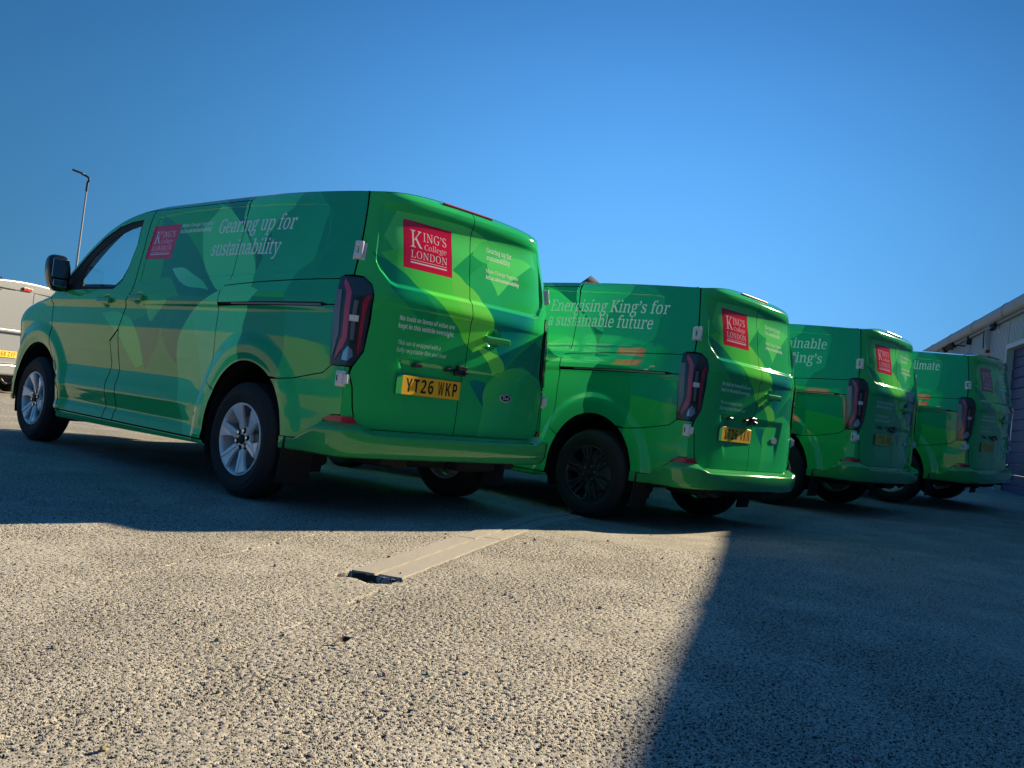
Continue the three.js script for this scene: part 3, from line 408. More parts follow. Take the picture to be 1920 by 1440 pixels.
const REAR_ART = [
  [[[.95, 1.95], [.90, 1.0], [.62, 1.30], [.45, 1.60], [.30, 1.75], [.0, 1.95]], ['#3aa64e', '#2c9b50']],
  [[[.62, 1.53], [.40, 1.57], [.18, 1.49], [.05, 1.60], [-.14, 1.74], [.1, 1.78], [.60, 1.76], [.68, 1.60]], ['#5ab95a', '#6cc75e']],
  [[[.0, 1.62], [-.14, 1.74], [-.62, 1.76], [-.66, 1.64], [-.60, 1.66], [-.45, 1.685], [-.30, 1.655], [-.13, 1.59]], ['#5fbf57', '#3da562']],
  [[[.76, 1.49], [.72, 1.48], [.65, 1.46], [.59, 1.43], [.53, 1.40], [.46, 1.35], [.38, 1.28], [.30, 1.20], [.36, 1.12], [.50, 1.20], [.62, 1.28], [.66, 1.33], [.67, 1.36], [.69, 1.41], [.72, 1.44]], ['#0b7a58', '#108a56', '#158648']],
  [[[.70, 1.50], [.62, 1.53], [.55, 1.55], [.39, 1.57], [.18, 1.49], [.12, 1.47], [.06, 1.43], [-.01, 1.40], [-.06, 1.36], [-.09, 1.32], [-.13, 1.28], [-.16, 1.24], [-.19, 1.18], [-.16, 1.10], [-.04, 1.02], [.06, 1.08], [.11, 1.14], [.18, 1.19], [.24, 1.23], [.29, 1.27], [.34, 1.30], [.40, 1.33], [.46, 1.35], [.53, 1.40], [.59, 1.43], [.65, 1.46]], ['#4cb74a', '#6cc93c', '#7cc63e']],
  [[[.20, 1.50], [.12, 1.47], [.06, 1.43], [-.01, 1.40], [-.06, 1.36], [-.09, 1.32], [-.13, 1.28], [-.16, 1.24], [-.19, 1.18], [-.17, 1.10], [-.06, 1.07], [.02, 1.14], [.09, 1.21], [.15, 1.30], [.18, 1.40]], ['#88cc48', '#74c248'], .85],
  [[[.06, 1.44], [-.01, 1.52], [-.11, 1.58], [-.2, 1.43], [-.23, 1.40], [-.27, 1.32], [-.20, 1.24], [-.16, 1.24], [-.13, 1.28], [-.09, 1.32], [-.06, 1.36], [-.01, 1.40]], ['#3aa552', '#26945a']],
  [[[-.11, 1.31], [-.17, 1.24], [-.20, 1.16], [-.26, 1.05], [-.37, .95], [-.46, 1.06], [-.55, 1.15], [-.60, 1.31], [-.35, 1.31]], ['#0d7d5e', '#0a6a6a', '#2fae55']],
  [[[-.60, 1.66], [-.53, 1.68], [-.45, 1.685], [-.37, 1.675], [-.28, 1.65], [-.19, 1.63], [-.13, 1.59], [-.15, 1.51], [-.20, 1.45], [-.23, 1.40], [-.29, 1.45], [-.36, 1.51], [-.45, 1.57], [-.53, 1.62]], ['#6cc65c', '#58b85c']],
  [[[-.25, .91], [-.37, .95], [-.46, 1.04], [-.64, 1.16], [-.80, 1.1], [-.80, .90], [-.63, .95], [-.53, .98], [-.45, .96], [-.36, .94]], ['#0e7d58', '#08684f']],
  [[[-.05, 1.06], [-.12, 1.06], [-.21, 1.04], [-.29, 1.02], [-.34, .98], [-.36, .93], [-.25, .90], [-.19, .97], [-.12, 1.02]], ['#90cc4c', '#70c250']],
  [[[-.23, .85], [-.29, .90], [-.36, .94], [-.45, .965], [-.54, .965], [-.64, .95], [-.57, .92], [-.52, .89], [-.48, .85], [-.45, .77], [-.44, .62], [-.37, .51], [-.16, .51], [-.20, .69], [-.19, .77]], ['#63b443', '#2f9a58', '#177f4f']],
  [[[-.05, .84], [-.12, .77], [-.20, .69], [-.19, .77], [-.21, .845], [-.11, .855]], ['#0e7766', '#085a62']],
];
function drawRear(W, l1, l2) {
  const Hh = Math.round(W * .85), c = document.createElement('canvas'); c.width = W; c.height = Hh; const ctx = c.getContext('2d'), s = W / 2, X = (x) => (1 - x) * s, Y = (y) => (2.0 - y) * s;
  const g = ctx.createLinearGradient(0, 0, W, Hh); g.addColorStop(0, film('#36a34c')); g.addColorStop(.5, film('#27964e')); g.addColorStop(1, film('#1d8c50')); ctx.fillStyle = g; ctx.fillRect(0, 0, W, Hh);
  for (const [P, f, a] of REAR_ART) leaf(ctx, P, f, X, Y, a);
  collegeLogo(ctx, X(.555), Y(1.726), .375 * s, .282 * s);
  const T = (t, x0, x1, y, h, o = {}) => fitText(ctx, t, X(x0), X(x1), Y(y), h * s, o.font ?? 'sans-serif', o);
  T('No tools or items of value are', .572, .150, 1.137, .026, { bold: true }); T('kept in this vehicle overnight', .572, .150, 1.092, .026, { bold: true });
  T('This van is wrapped with a', .560, .235, 1.000, .024, { italic: true }); T('fully recyclable film and liner', .562, .180, .957, .024, { italic: true });
  T(l1, -.13, -.38 - (l1.length > 14 ? .06 : 0), 1.665, .030, { font: 'serif' }); T(l2, -.13, -.36 - (l2.length > 15 ? .06 : 0), 1.617, .030, { font: 'serif' });
  T('Make Change Together', -.12, -.445, 1.535, .024); T('kcl.ac.uk/sustainability', -.12, -.45, 1.495, .024, { bold: true });
  return canvasTex(c);
}
function drawPlate(txt, green) {
  const c = document.createElement('canvas'); c.width = 1040; c.height = 222; const ctx = c.getContext('2d'); ctx.fillStyle = '#ffc62a'; ctx.fillRect(0, 0, 1040, 222);
  let x0 = 40, x1 = 1005; if (green) { ctx.fillStyle = '#12b262'; ctx.fillRect(0, 0, 92, 222); x0 = 140; x1 = 1005; }
  ctx.fillStyle = '#0b0b0d'; const cell = (x1 - x0) / 7.45; let x = x0; for (const ch of txt) { if (ch === ' ') { x += cell * .45; continue; } ctx.save(); ctx.font = 'bold 200px sans-serif'; const w = ctx.measureText(ch).width; ctx.translate(x + cell * .07, 187); ctx.scale(cell * .86 / w, 158 / 143); ctx.fillText(ch, 0, 0); ctx.restore(); x += cell; }
  ctx.font = 'bold 13px sans-serif'; ctx.fillText('▬▬▬▬▬▬', 500, 214);
  return canvasTex(c);
}
function drawBadge(bg, fg) {
  const c = document.createElement('canvas'); c.width = 512; c.height = 232; const ctx = c.getContext('2d'); ctx.fillStyle = '#dfe4e6'; ctx.fillRect(0, 0, 512, 232); ctx.fillStyle = bg; ctx.beginPath(); ctx.ellipse(256, 116, 240, 102, 0, 0, 7); ctx.fill(); ctx.strokeStyle = fg; ctx.lineWidth = 6; ctx.beginPath(); ctx.ellipse(256, 116, 222, 86, 0, 0, 7); ctx.stroke();
  ctx.lineCap = 'round'; ctx.lineJoin = 'round'; ctx.lineWidth = 13; const st = (...p) => { ctx.beginPath(); ctx.moveTo(p[0], p[1]); for (let i = 2; i < p.length; i += 4) ctx.quadraticCurveTo(p[i], p[i + 1], p[i + 2], p[i + 3]); ctx.stroke(); };
  st(128, 92, 100, 70, 150, 66, 190, 60, 250, 62); st(186, 70, 176, 130, 150, 158, 128, 168, 118, 150); st(150, 116, 176, 110, 210, 108);
  st(236, 118, 206, 122, 212, 146, 226, 162, 244, 140, 252, 120, 234, 118); st(250, 126, 268, 128, 276, 116); st(286, 118, 280, 140, 274, 158); st(284, 130, 298, 112, 316, 118);
  st(356, 122, 326, 116, 328, 146, 340, 164, 360, 142); st(392, 62, 372, 110, 362, 146, 366, 164, 388, 150);
  return canvasTex(c);
}

// ------------------------------------------------------------------ the four wrapped vans
const wrapMat = (map) => phys({ map, roughness: .07, specularIntensity: .45, clearcoat: 1, clearcoatRoughness: .03, ior: 1.45 });
const rightMap = drawSide(1024, [['Gearing up for', 1.30, .48, 1.62], ['sustainability', 1.22, .48, 1.465]], true);
const rightMat = wrapMat(rightMap);
const trimMat = phys({ color: lin(.05, .42, .105), roughness: .07, specularIntensity: .45, clearcoat: 1, clearcoatRoughness: .03 });
const VANS = [], frameY = (z) => rearZ(z);
function addWheel(van, x, z, dark) {
  const w = grp('wheel', van); w.position.set(x, .345, z); if (x < 0) w.rotation.y = Math.PI;
  mesh('tyre', GEO.tyre, M.tyre, w); mesh('rim', GEO.rim, dark ? M.rimDark : M.silver, w);
  for (const g of dark ? GEO.spokeB : GEO.spokeA) mesh('spoke', g, dark ? M.rimDark : M.silver, w);
  for (const g of GEO.nut_hole) mesh('nut_hole', g, M.dark, w);
  for (const g of GEO.nut) mesh('wheel_nut', g, dark ? M.disc : M.chrome, w);
  mesh('hub_cap', GEO.hub_cap, M.black, w); mesh('brake_disc', GEO.brake_disc, M.disc, w);
}
function makeVan(o) {
  const v = grp('delivery_van'); v.position.set(o.X, o.y, -o.Z); v.rotation.order = 'YXZ'; v.rotation.set(0, Math.PI - o.a, o.t); tag(v, o.label, 'van', 'green wrapped vans parked in a row');
  const L = wrapMat(drawSide(o.w, o.lines)), R = rightMat, B = wrapMat(drawRear(o.rw, o.r1, o.r2));
  const two = (name, g, l = L, r = R) => [mesh(name, g, l, v), mesh(name, GEO['_' + name] ??= mirrorX(g), r, v)];
  const doors = two('front_door', GEO.front_door), slide = two('sliding_door', GEO.sliding_door);
  two('pillar_panel', GEO.pillar_panel); two('roof_rail', GEO.roof_rail); two('quarter_panel', GEO.quarter_panel); two('rail_cover', GEO.rail_cover); two('rear_wing', GEO.rear_wing); two('bumper_corner', GEO.bumper_corner); two('front_wing', GEO.front_wing); two('sill', GEO.sill);
  doors.forEach((d, i) => { mesh('window_frame', i ? (GEO._wf ??= mirrorX(GEO.window_frame)) : GEO.window_frame, M.black, d); mesh('window', i ? (GEO._wd ??= mirrorX(GEO.window)) : GEO.window, M.glass, d);
    const sg = i ? -1 : 1; const h = mesh('door_handle', GEO.handle, trimMat, d); h.position.set(sg * .985, 1.158, 1.93); if (i) h.rotation.y = Math.PI; 
    const m = mesh('mirror_housing', GEO.mirror_shell, M.gloss, d); m.position.set(sg * 1.06, 1.355, 2.66); if (i) m.scale.x = -1;
    const mg = mesh('mirror_glass', GEO.mirror_glass, M.mirror, d); mg.position.copy(m.position); mg.rotation.y = sg * .06; const ma = mesh('mirror_arm', GEO.mirror_arm, M.black, d); ma.position.copy(m.position); if (i) ma.scale.x = -1; });
  slide.forEach((d, i) => { const sg = i ? -1 : 1; const h = mesh('door_handle', GEO.handle, trimMat, d); h.position.set(sg * .984, 1.180, 1.44); if (i) h.rotation.y = Math.PI; });
  mesh('inner_body', GEO.inner_body, M.dark, v); two('rail_slot', GEO.rail_slot, M.black, M.black); two('slide_rail', GEO.slide_rail, M.steelGrey, M.steelGrey);
  mesh('rear_inner', GEO.rear_inner, M.dark, v);
  const dl = mesh('rear_door', GEO.rear_door_left, B, v), dr = mesh('rear_door', GEO.rear_door_right, B, v);
  dl.userData.label = 'left rear door with red square sign and number plate'; dr.userData.label = 'right rear door with handle and oval badge';
  const put = (name, g, m, par, x, y, dz = 0, rx = 0, ry = 0) => { const k = mesh(name, g, m, par); k.position.set(x, y, Zr(x, y) + dz); k.rotation.set(rx, ry, 0); return k; };
  const pl = put('number_plate', GEO.number_plate, [M.black, M.black, M.black, M.black, M.black, new THREE.MeshStandardMaterial({ map: drawPlate(o.plate, true), roughness: .35 })], dl, .285, .774, 0, 0, 0);
  { const sl = (Zr(.50, .774) - Zr(.07, .774)) / .43; pl.rotation.y = -Math.atan(sl); pl.position.z = Zr(.07, .774) + sl * .215 - .005; for (const x of [.12, .285, .45]) for (const y of [.73, .82]) pl.position.z = Math.min(pl.position.z, Zr(x, y) - sl * (x - .285) - .004); }
  put('plate_lamp', GEO.plate_lamp, M.gloss, dl, .402, .893, -.004); put('plate_lamp', GEO.plate_lamp, M.gloss, dl, .145, .893, -.004); put('latch', GEO.latch, M.gloss, dl, .052, .900, -.006);
  { const k = mesh('rear_handle', GEO.rear_handle, trimMat, dr); k.position.set(-.215, 1.113, Zr(-.32, 1.113) - .006); k.rotation.y = -.05; };
  const bd = put('badge', GEO.badge, o.badge, dr, -.408, .764, -.004); bd.rotation.y = .04;
  for (const sg of [1, -1]) {
    const hu = mesh('hinge', GEO.hinge_upper, M.white, v); hu.position.set(sg * .822, 1.488, -.748); hu.rotation.y = sg * .55; hu.rotation.z = sg * .18; if (sg < 0) hu.scale.x = -1;
    const hl = mesh('hinge', GEO.hinge_lower, M.white, v); hl.position.set(sg * .868, .768, -.782); hl.rotation.y = sg * .5; if (sg < 0) hl.scale.x = -1; const hs = mesh('hinge_slot', GEO.hinge_slot, M.black, v); hs.position.copy(hl.position); hs.rotation.copy(hl.rotation); hs.position.x -= sg * .008; 
    const mf = mesh('mud_flap', GEO.mud_flap, M.dark, v); mf.position.set(sg * .85, .275, -.425); mf.rotation.x = -.12;
    mesh('seat', GEO.seat, M.seat, v).position.x = sg * .42;
  }
  const lamp = (i) => { const gx = (k) => i ? (GEO['_' + k] ??= mirrorX(GEO[k])) : GEO[k]; const t = mesh('tail_light', gx('tail_light'), M.smoke, v);
    mesh('light_tube', gx('light_tube_outer'), M.redTube, t); mesh('light_tube', gx('light_tube_inner'), M.red, t); mesh('light_band', gx('light_band'), M.steelGrey, t); mesh('bar_recess', gx('light_black'), M.black, t); mesh('light_bar', gx('light_bar'), M.disc, t); mesh('reverse_light', gx('reverse_light'), M.chrome, t); mesh('light_cover', gx('light_cover'), M.lens, t); mesh('sticker', gx('light_sticker'), M.white, t);
    mesh('reflector', gx('reflector'), M.red, v); };
  lamp(0); lamp(1);
  mesh('rear_bumper', GEO.rear_bumper, trimMat, v); mesh('roof', GEO.roof, trimMat, v); { const ws = mesh('windscreen', GEO.windscreen, M.glass, v); mesh('windscreen_border', GEO.windscreen_border, M.black, ws); } two('windscreen_pillar', GEO.windscreen_pillar, trimMat, trimMat); mesh('bonnet', GEO.bonnet, trimMat, v);
  mesh('underbody', GEO.under, M.dark, v); for (const g of GEO.arch_liner) { mesh('arch_liner', g, M.dark, v); mesh('arch_liner', g, M.dark, v).scale.x = -1; } mesh('dashboard', GEO.dashboard, M.seat, v); mesh('bulkhead', GEO.bulkhead, M.seat, v); mesh('cab_floor', GEO.cab_floor, M.seat, v); mesh('steering_wheel', GEO.steering_wheel, M.seat, v);
  const bl = mesh('brake_light', GEO.brake_light, M.red, v); bl.position.set(.03, 1.884, Zr(.03, 1.884) - .002); bl.rotation.x = .7; const ae = mesh('aerial', GEO.aerial, M.gloss, v); ae.position.set(.12, 1.898, -.52);
  for (const z of [0, 3.1]) for (const x of [.963, -.963]) addWheel(v, x, z, o.dark);
  VANS.push(v); return v;
}
{ const c = document.createElement('canvas'); c.width = 512; c.height = 64; const x = c.getContext('2d'); x.fillStyle = '#808080'; x.fillRect(0, 0, 512, 64); const r = rng(5); for (let i = 0; i < 5000; i++) { const g = 100 + r() * 60 | 0; x.fillStyle = `rgb(${g},${g},${g})`; x.fillRect(r() * 512, r() * 64, 2, 1); } const t = new THREE.CanvasTexture(c); t.wrapS = t.wrapT = THREE.RepeatWrapping; M.tyre = std(lin(.021, .0205, .020), .74, { bumpMap: t, bumpScale: .0008 }); }
GEO.badge = (() => { const s = new THREE.Shape(); s.absellipse(0, 0, .056, .0255, 0, Math.PI * 2); const g = new THREE.ExtrudeGeometry(s, { depth: .003, bevelEnabled: true, bevelSize: .0012, bevelThickness: .0012, bevelSegments: 2, curveSegments: 40 }); const p = g.attributes.position, u = g.attributes.uv; for (let i = 0; i < p.count; i++) u.setXY(i, p.getX(i) / .114 + .5, p.getY(i) / .053 + .5); g.rotateY(Math.PI); return g; })();
const badgeDark = phys({ map: drawBadge('#06131f', '#eef2f4'), roughness: .2, clearcoat: 1 }), badgePale = phys({ map: drawBadge('#aebac0', '#f4f7f8'), roughness: .15, metalness: .5, clearcoat: 1 });
makeVan({ X: -.9407, Z: 6.1293, a: -.84726, y: 0, t: 0, w: 2048, rw: 1536, dark: false, plate: 'YT26 WKP', badge: badgeDark, r1: 'Gearing up for', r2: 'sustainability', lines: [['Gearing up for', .64, -.185, 1.622], ['sustainability', .645, -.105, 1.468]],
  label: 'nearest green wrapped van with Gearing up for sustainability on its side' });
makeVan({ X: 1.3008, Z: 7.7966, a: -.8438, y: -.0925, t: .0107, w: 2048, rw: 1280, dark: true, plate: 'YT26 WKN', badge: badgePale, r1: 'Energising King’s', r2: 'for a sustainable', lines: [['Energising King’s for', .63, -.49, 1.625], ['a sustainable future', .62, -.385, 1.50]],
  label: 'second green wrapped van with dark wheels and Energising lettering on its side' });
makeVan({ X: 3.3457, Z: 9.9724, a: -.85016, y: .008, t: .0046, w: 1536, rw: 1024, dark: false, plate: 'YT26 WKS', badge: badgePale, r1: 'For a sustainable', r2: 'future', lines: [['For a more sustainable', .85, -.405, 1.615], ['future at King’s', .52, -.385, 1.465]],
  label: 'third green wrapped van, its rear half in shade, between the dark-wheeled van and the last' });
makeVan({ X: 5.3849, Z: 11.7844, a: -.81278, y: .076, t: -.0239, w: 1536, rw: 1024, dark: false, plate: 'YT26 WKJ', badge: badgePale, r1: 'Taking local climate', r2: 'action', lines: [['Taking global climate', .60, -.412, 1.645]],
  label: 'last green wrapped van, all in shade, nearest the corrugated shed' });

// ------------------------------------------------------------------ the yard
const GP = [];                                            // points the ground passes through: x, z (ahead), height
for (const v of VANS) { v.updateMatrixWorld(true); for (const z of [0, 3.1]) for (const x of [.86, -.86]) { const p = new THREE.Vector3(x, 0, z).applyMatrix4(v.matrixWorld); GP.push([p.x, -p.z, p.y, 1]); } }
for (const p of [[0, 1.6, 0], [-2.2, 2.4, 0], [2, 2.4, 0], [-.3, 3.6, -.008], [1.2, 3.8, .0], [-3.6, 4, 0], [2.9, 5.4, .01], [4.6, 7, .04], [7, 9, .08], [9, 14, .1], [10, 18, .1], [-8.5, 15.3, -.08], [-8.5, 17.2, -.08], [-6, 11, 0], [-10, 6, 0], [0, -3, 0], [8, 0, .04], [-6, 0, 0], [2, 20, .05], [14, 28, .15], [-20, 30, -.05], [30, 10, .1]]) GP.push([...p, 1]);
function groundY(x, z) { let s = 0, w = 0; for (const [px, pz, h] of GP) { const d2 = (x - px) ** 2 + (z - pz) ** 2 + .05, k = 1 / (d2 * Math.sqrt(d2)); s += k * h; w += k; } return s / w * smooth(160, 40, Math.hypot(x, z)); }
const CH = { x: -.46, z: 3.64, dx: Math.sin(16.4 * D2R), dz: Math.cos(16.4 * D2R) };
const chan = (x, z) => { const ax = x - CH.x, az = z - CH.z; return [ax * CH.dx + az * CH.dz, ax * CH.dz - az * CH.dx]; };   // along, to the right
// aggregate pattern: one tile of stones in binder
const TS = 2048, TM = 2.4;                                // pixels, metres
const tileH = new Float32Array(TS * TS), tileC = new Uint8Array(TS * TS * 4), tileB = new Uint8Array(TS * TS * 4);
{
  const r = rng(11);
  const g = new Float32Array(64 * 64); for (let i = 0; i < g.length; i++) g[i] = r();
  const vn = (x, y, f) => { x = x / TS * f; y = y / TS * f; const xi = Math.floor(x), yi = Math.floor(y), u = x - xi, v = y - yi, s = u * u * (3 - 2 * u), t = v * v * (3 - 2 * v), q = (a, b) => g[(((b % f + f) % f) * 61 + (a % f + f) % f * 17) & 4095]; return lerp(lerp(q(xi, yi), q(xi + 1, yi), s), lerp(q(xi, yi + 1), q(xi + 1, yi + 1), s), t); };
  // surface: packed stones with open pits between them
  const hgt = new Float32Array(TS * TS).fill(1), tone = new Float32Array(TS * TS);
  const stones = (N, rad, amp) => { const c = TS / N; for (let j = 0; j < N; j++) for (let i = 0; i < N; i++) { const cx = (i + r()) * c, cy = (j + r()) * c, R = c * rad * (.5 + .8 * r()), t = (r() - .5) * amp, a = r() * 3, e = .6 + .5 * r(), ca = Math.cos(a), sa = Math.sin(a), m = Math.ceil(R * 1.2); for (let y = -m; y <= m; y++) for (let x = -m; x <= m; x++) { const u = (x * ca + y * sa) / R, v = (-x * sa + y * ca) / (R * e); if (u * u + v * v < 1) tone[((cy + y | 0) + TS) % TS * TS + ((cx + x | 0) + TS) % TS] = t; } } };
  stones(290, .62, .6);
  const pits = (N, prob, r0, r1, depth) => { const c = TS / N; for (let j = 0; j < N; j++) for (let i = 0; i < N; i++) { const cx = (i + r()) * c, cy = (j + r()) * c, R = c * lerp(r0, r1, r() * r()), a = r() * 6.28, e = .45 + .5 * r(), ca = Math.cos(a), sa = Math.sin(a), m = Math.ceil(R * 1.4), w = r() * 6, dd = depth * (.6 + .6 * r()); if (r() > prob * (.45 + 1.1 * vn(cx, cy, 9))) continue;
    for (let y = -m; y <= m; y++) for (let x = -m; x <= m; x++) { const u = (x * ca + y * sa) / R, v = (-x * sa + y * ca) / (R * e), th = Math.atan2(v, u), q = Math.hypot(u, v) / (1 + .28 * Math.sin(3 * th + w) + .16 * Math.sin(5 * th + w * 2)); if (q < 1.15) { const k = ((cy + y | 0) + TS) % TS * TS + ((cx + x | 0) + TS) % TS; hgt[k] = Math.min(hgt[k], 1 - dd * smooth(1.15, .55, q)); } } } };
  pits(122, .8, .15, .38, 1); pits(186, .95, .13, .38, 1); pits(280, .95, .14, .40, .95); pits(460, .70, .16, .42, .7);
  for (let i = 0; i < TS * TS; i++) {
    const x = i % TS, y = i / TS | 0, fine = r(), low = vn(x, y, 13), h = Math.max(0, hgt[i] - .10 * vn(x, y, 255) - .05 * fine); tileH[i] = h;
    const st = smooth(.40, .80, h), tn = .86 + tone[i] + (fine - .5) * .22 + (low - .5) * .16;
    const R = lerp(.026, .485 * tn, st), G = lerp(.025, .468 * tn, st), B = lerp(.026, .430 * tn * (1 + .10 * tone[i]), st), k = i * 4, enc = (c) => 255 * Math.pow(Math.max(0, c), 1 / 2.2) | 0;
    tileC[k] = enc(R); tileC[k + 1] = enc(G); tileC[k + 2] = enc(B); tileC[k + 3] = 255;
    const bb = Math.max(0, Math.min(255, h * 255)) | 0; tileB[k] = tileB[k + 1] = tileB[k + 2] = bb; tileB[k + 3] = 255;
  }
}
const tex = (d, srgb) => { const t = new THREE.DataTexture(d, TS, TS, THREE.RGBAFormat); t.wrapS = t.wrapT = THREE.RepeatWrapping; t.magFilter = THREE.LinearFilter; t.minFilter = THREE.LinearMipmapLinearFilter; if (srgb) t.colorSpace = THREE.SRGBColorSpace; t.needsUpdate = true; return t; };
const groundMat = new THREE.MeshStandardMaterial({ map: tex(tileC, true), bumpMap: tex(tileB, false), bumpScale: .0036, roughness: .82, vertexColors: true, side: THREE.DoubleSide });
const stone = (x, z) => { const u = ((x / TM % 1) + 1) % 1 * TS, v = ((z / TM % 1) + 1) % 1 * TS, xi = u | 0, yi = v | 0, fx = u - xi, fy = v - yi, x1 = (xi + 1) % TS, y1 = (yi + 1) % TS; return lerp(lerp(tileH[yi * TS + xi], tileH[yi * TS + x1], fx), lerp(tileH[y1 * TS + xi], tileH[y1 * TS + x1], fx), fy); };
const ng = (() => { const r = rng(77), g = new Float32Array(4096); for (let i = 0; i < 4096; i++) g[i] = r(); return (x, y) => { const xi = Math.floor(x), yi = Math.floor(y), u = x - xi, v = y - yi, s = u * u * (3 - 2 * u), t = v * v * (3 - 2 * v), q = (a, b) => g[(b & 63) * 64 + (a & 63)]; return lerp(lerp(q(xi, yi), q(xi + 1, yi), s), lerp(q(xi, yi + 1), q(xi + 1, yi + 1), s), t); }; })();
const stain = (x, z) => { const n = .5 * ng(x * .9 + 7, z * .9) + .3 * ng(x * 2.7, z * 2.7 + 3) + .2 * ng(x * 8, z * 8); let k = .84 + .28 * n; const [al, rt] = chan(x, z); k *= lerp(.94, 1.06, smooth(.14, .09, rt + .05 * ng(al * 4, 3)) * smooth(-1.5, -1.2, rt + .3 * ng(x * 2, z * 2))); return k; };
const NEAR = { x0: -2.4, x1: 1.95, z0: 1.6, z1: 5.4 };
const groundUv = (x, z) => [x / TM, z / TM];
{
  const pos = [], uv = [], col = [], idx = [], push = (x, z, y) => { pos.push(x, y, -z); uv.push(...groundUv(x, z)); const s = stain(x, z); col.push(s, s * .995, s * .985); };
  // near the camera: every stone stands up
  const st = .0052, nx = Math.round((NEAR.x1 - NEAR.x0) / st), nz = Math.round((NEAR.z1 - NEAR.z0) / st);
  const bx = []; { const K = 40, kz = 32; for (let j = 0; j <= kz; j++) for (let i = 0; i <= K; i++) bx.push(groundY(lerp(NEAR.x0, NEAR.x1, i / K), lerp(NEAR.z0, NEAR.z1, j / kz)));
    var baseY = (x, z) => { const u = Math.min(K - 1e-6, Math.max(0, (x - NEAR.x0) / (NEAR.x1 - NEAR.x0) * K)), v = Math.min(kz - 1e-6, Math.max(0, (z - NEAR.z0) / (NEAR.z1 - NEAR.z0) * kz)), a = u | 0, b = v | 0; return lerp(lerp(bx[b * (K + 1) + a], bx[b * (K + 1) + a + 1], u - a), lerp(bx[(b + 1) * (K + 1) + a], bx[(b + 1) * (K + 1) + a + 1], u - a), v - b); }; }
  for (let j = 0; j <= nz; j++) for (let i = 0; i <= nx; i++) {
    const x = lerp(NEAR.x0, NEAR.x1, i / nx), z = lerp(NEAR.z0, NEAR.z1, j / nz), [al, rt] = chan(x, z), edge = Math.min(1, Math.min(i, nx - i, j, nz - j) / 8);
    const wob = .10 + .05 * ng(al * 4 + 9, 3) + .02 * ng(al * 19, 5), rough = lerp(1.25, .62, smooth(wob + .03, wob - .01, rt) * smooth(-1.5, -1.1, rt)) * (.7 + .6 * ng(x * 1.7, z * 1.7));
    let y = baseY(x, z) + edge * (stone(x, z) - 1) * .0062 * rough;
    if (al < 0) y -= edge * .006 * smooth(.016, .003, Math.abs(rt - wob)) * smooth(.25, .5, ng(al * 7, 31)) * smooth(-2.6, -2.2, al);     // open joint along the old trench
    if (al > -1 && al < 1.2) { const cr = rt + .55 + .10 * ng(al * 5, 1) + .03 * ng(al * 21, 2); y -= edge * .005 * smooth(.008, .002, Math.abs(cr)) * smooth(-.9, -.5, al) * smooth(1.2, .8, al); }   // a crack
    y -= edge * .055 * smooth(.012, 0, Math.max(Math.abs(rt + .01 * Math.sin(al * 60)) - .105, Math.abs(al + .06 + .02 * Math.sin(rt * 38)) - .055));   // the open end of the channel
    if (al > 0) y -= edge * .004 * smooth(.14, .10, Math.abs(rt));
    push(x, z, y);
  }
  for (let j = 0; j < nz; j++) for (let i = 0; i < nx; i++) { const a = j * (nx + 1) + i, b = a + nx + 1; idx.push(a, a + 1, b + 1, a, b + 1, b); }
  // the rest of the yard, out to the horizon
  const ax = (a, b, first) => { const r = []; for (let i = 0; i <= 40; i++) r.push(lerp(a, b, i / 40)); let s = .3, t = a; while (t > -2500) { t -= s; s *= 1.13; r.unshift(t); } s = .3; t = b; while (t < 2500) { t += s; s *= 1.13; r.push(t); } return r; };
  const gx = ax(NEAR.x0, NEAR.x1), gz = (() => { const r = []; for (let i = 0; i <= 32; i++) r.push(lerp(NEAR.z0, NEAR.z1, i / 32)); let s = .25, t = NEAR.z0; while (t > -2500) { t -= s; s *= 1.13; r.unshift(t); } s = .16; t = NEAR.z1; while (t < 2500) { t += s; s *= 1.06; r.push(t); } return r; })();
  const off = pos.length / 3, m = gx.length; for (const z of gz) for (const x of gx) push(x, z, groundY(x, z));
  for (let j = 0; j < gz.length - 1; j++) for (let i = 0; i < m - 1; i++) { const xm = (gx[i] + gx[i + 1]) / 2, zm = (gz[j] + gz[j + 1]) / 2; if (xm > NEAR.x0 && xm < NEAR.x1 && zm > NEAR.z0 && zm < NEAR.z1) continue; const a = off + j * m + i, b = a + m; idx.push(a, a + 1, b + 1, a, b + 1, b); }
  const g = build(pos, null, uv, idx); g.setAttribute('color', new THREE.Float32BufferAttribute(col, 3));
  mesh('ground', g, groundMat).userData.kind = 'structure';
}
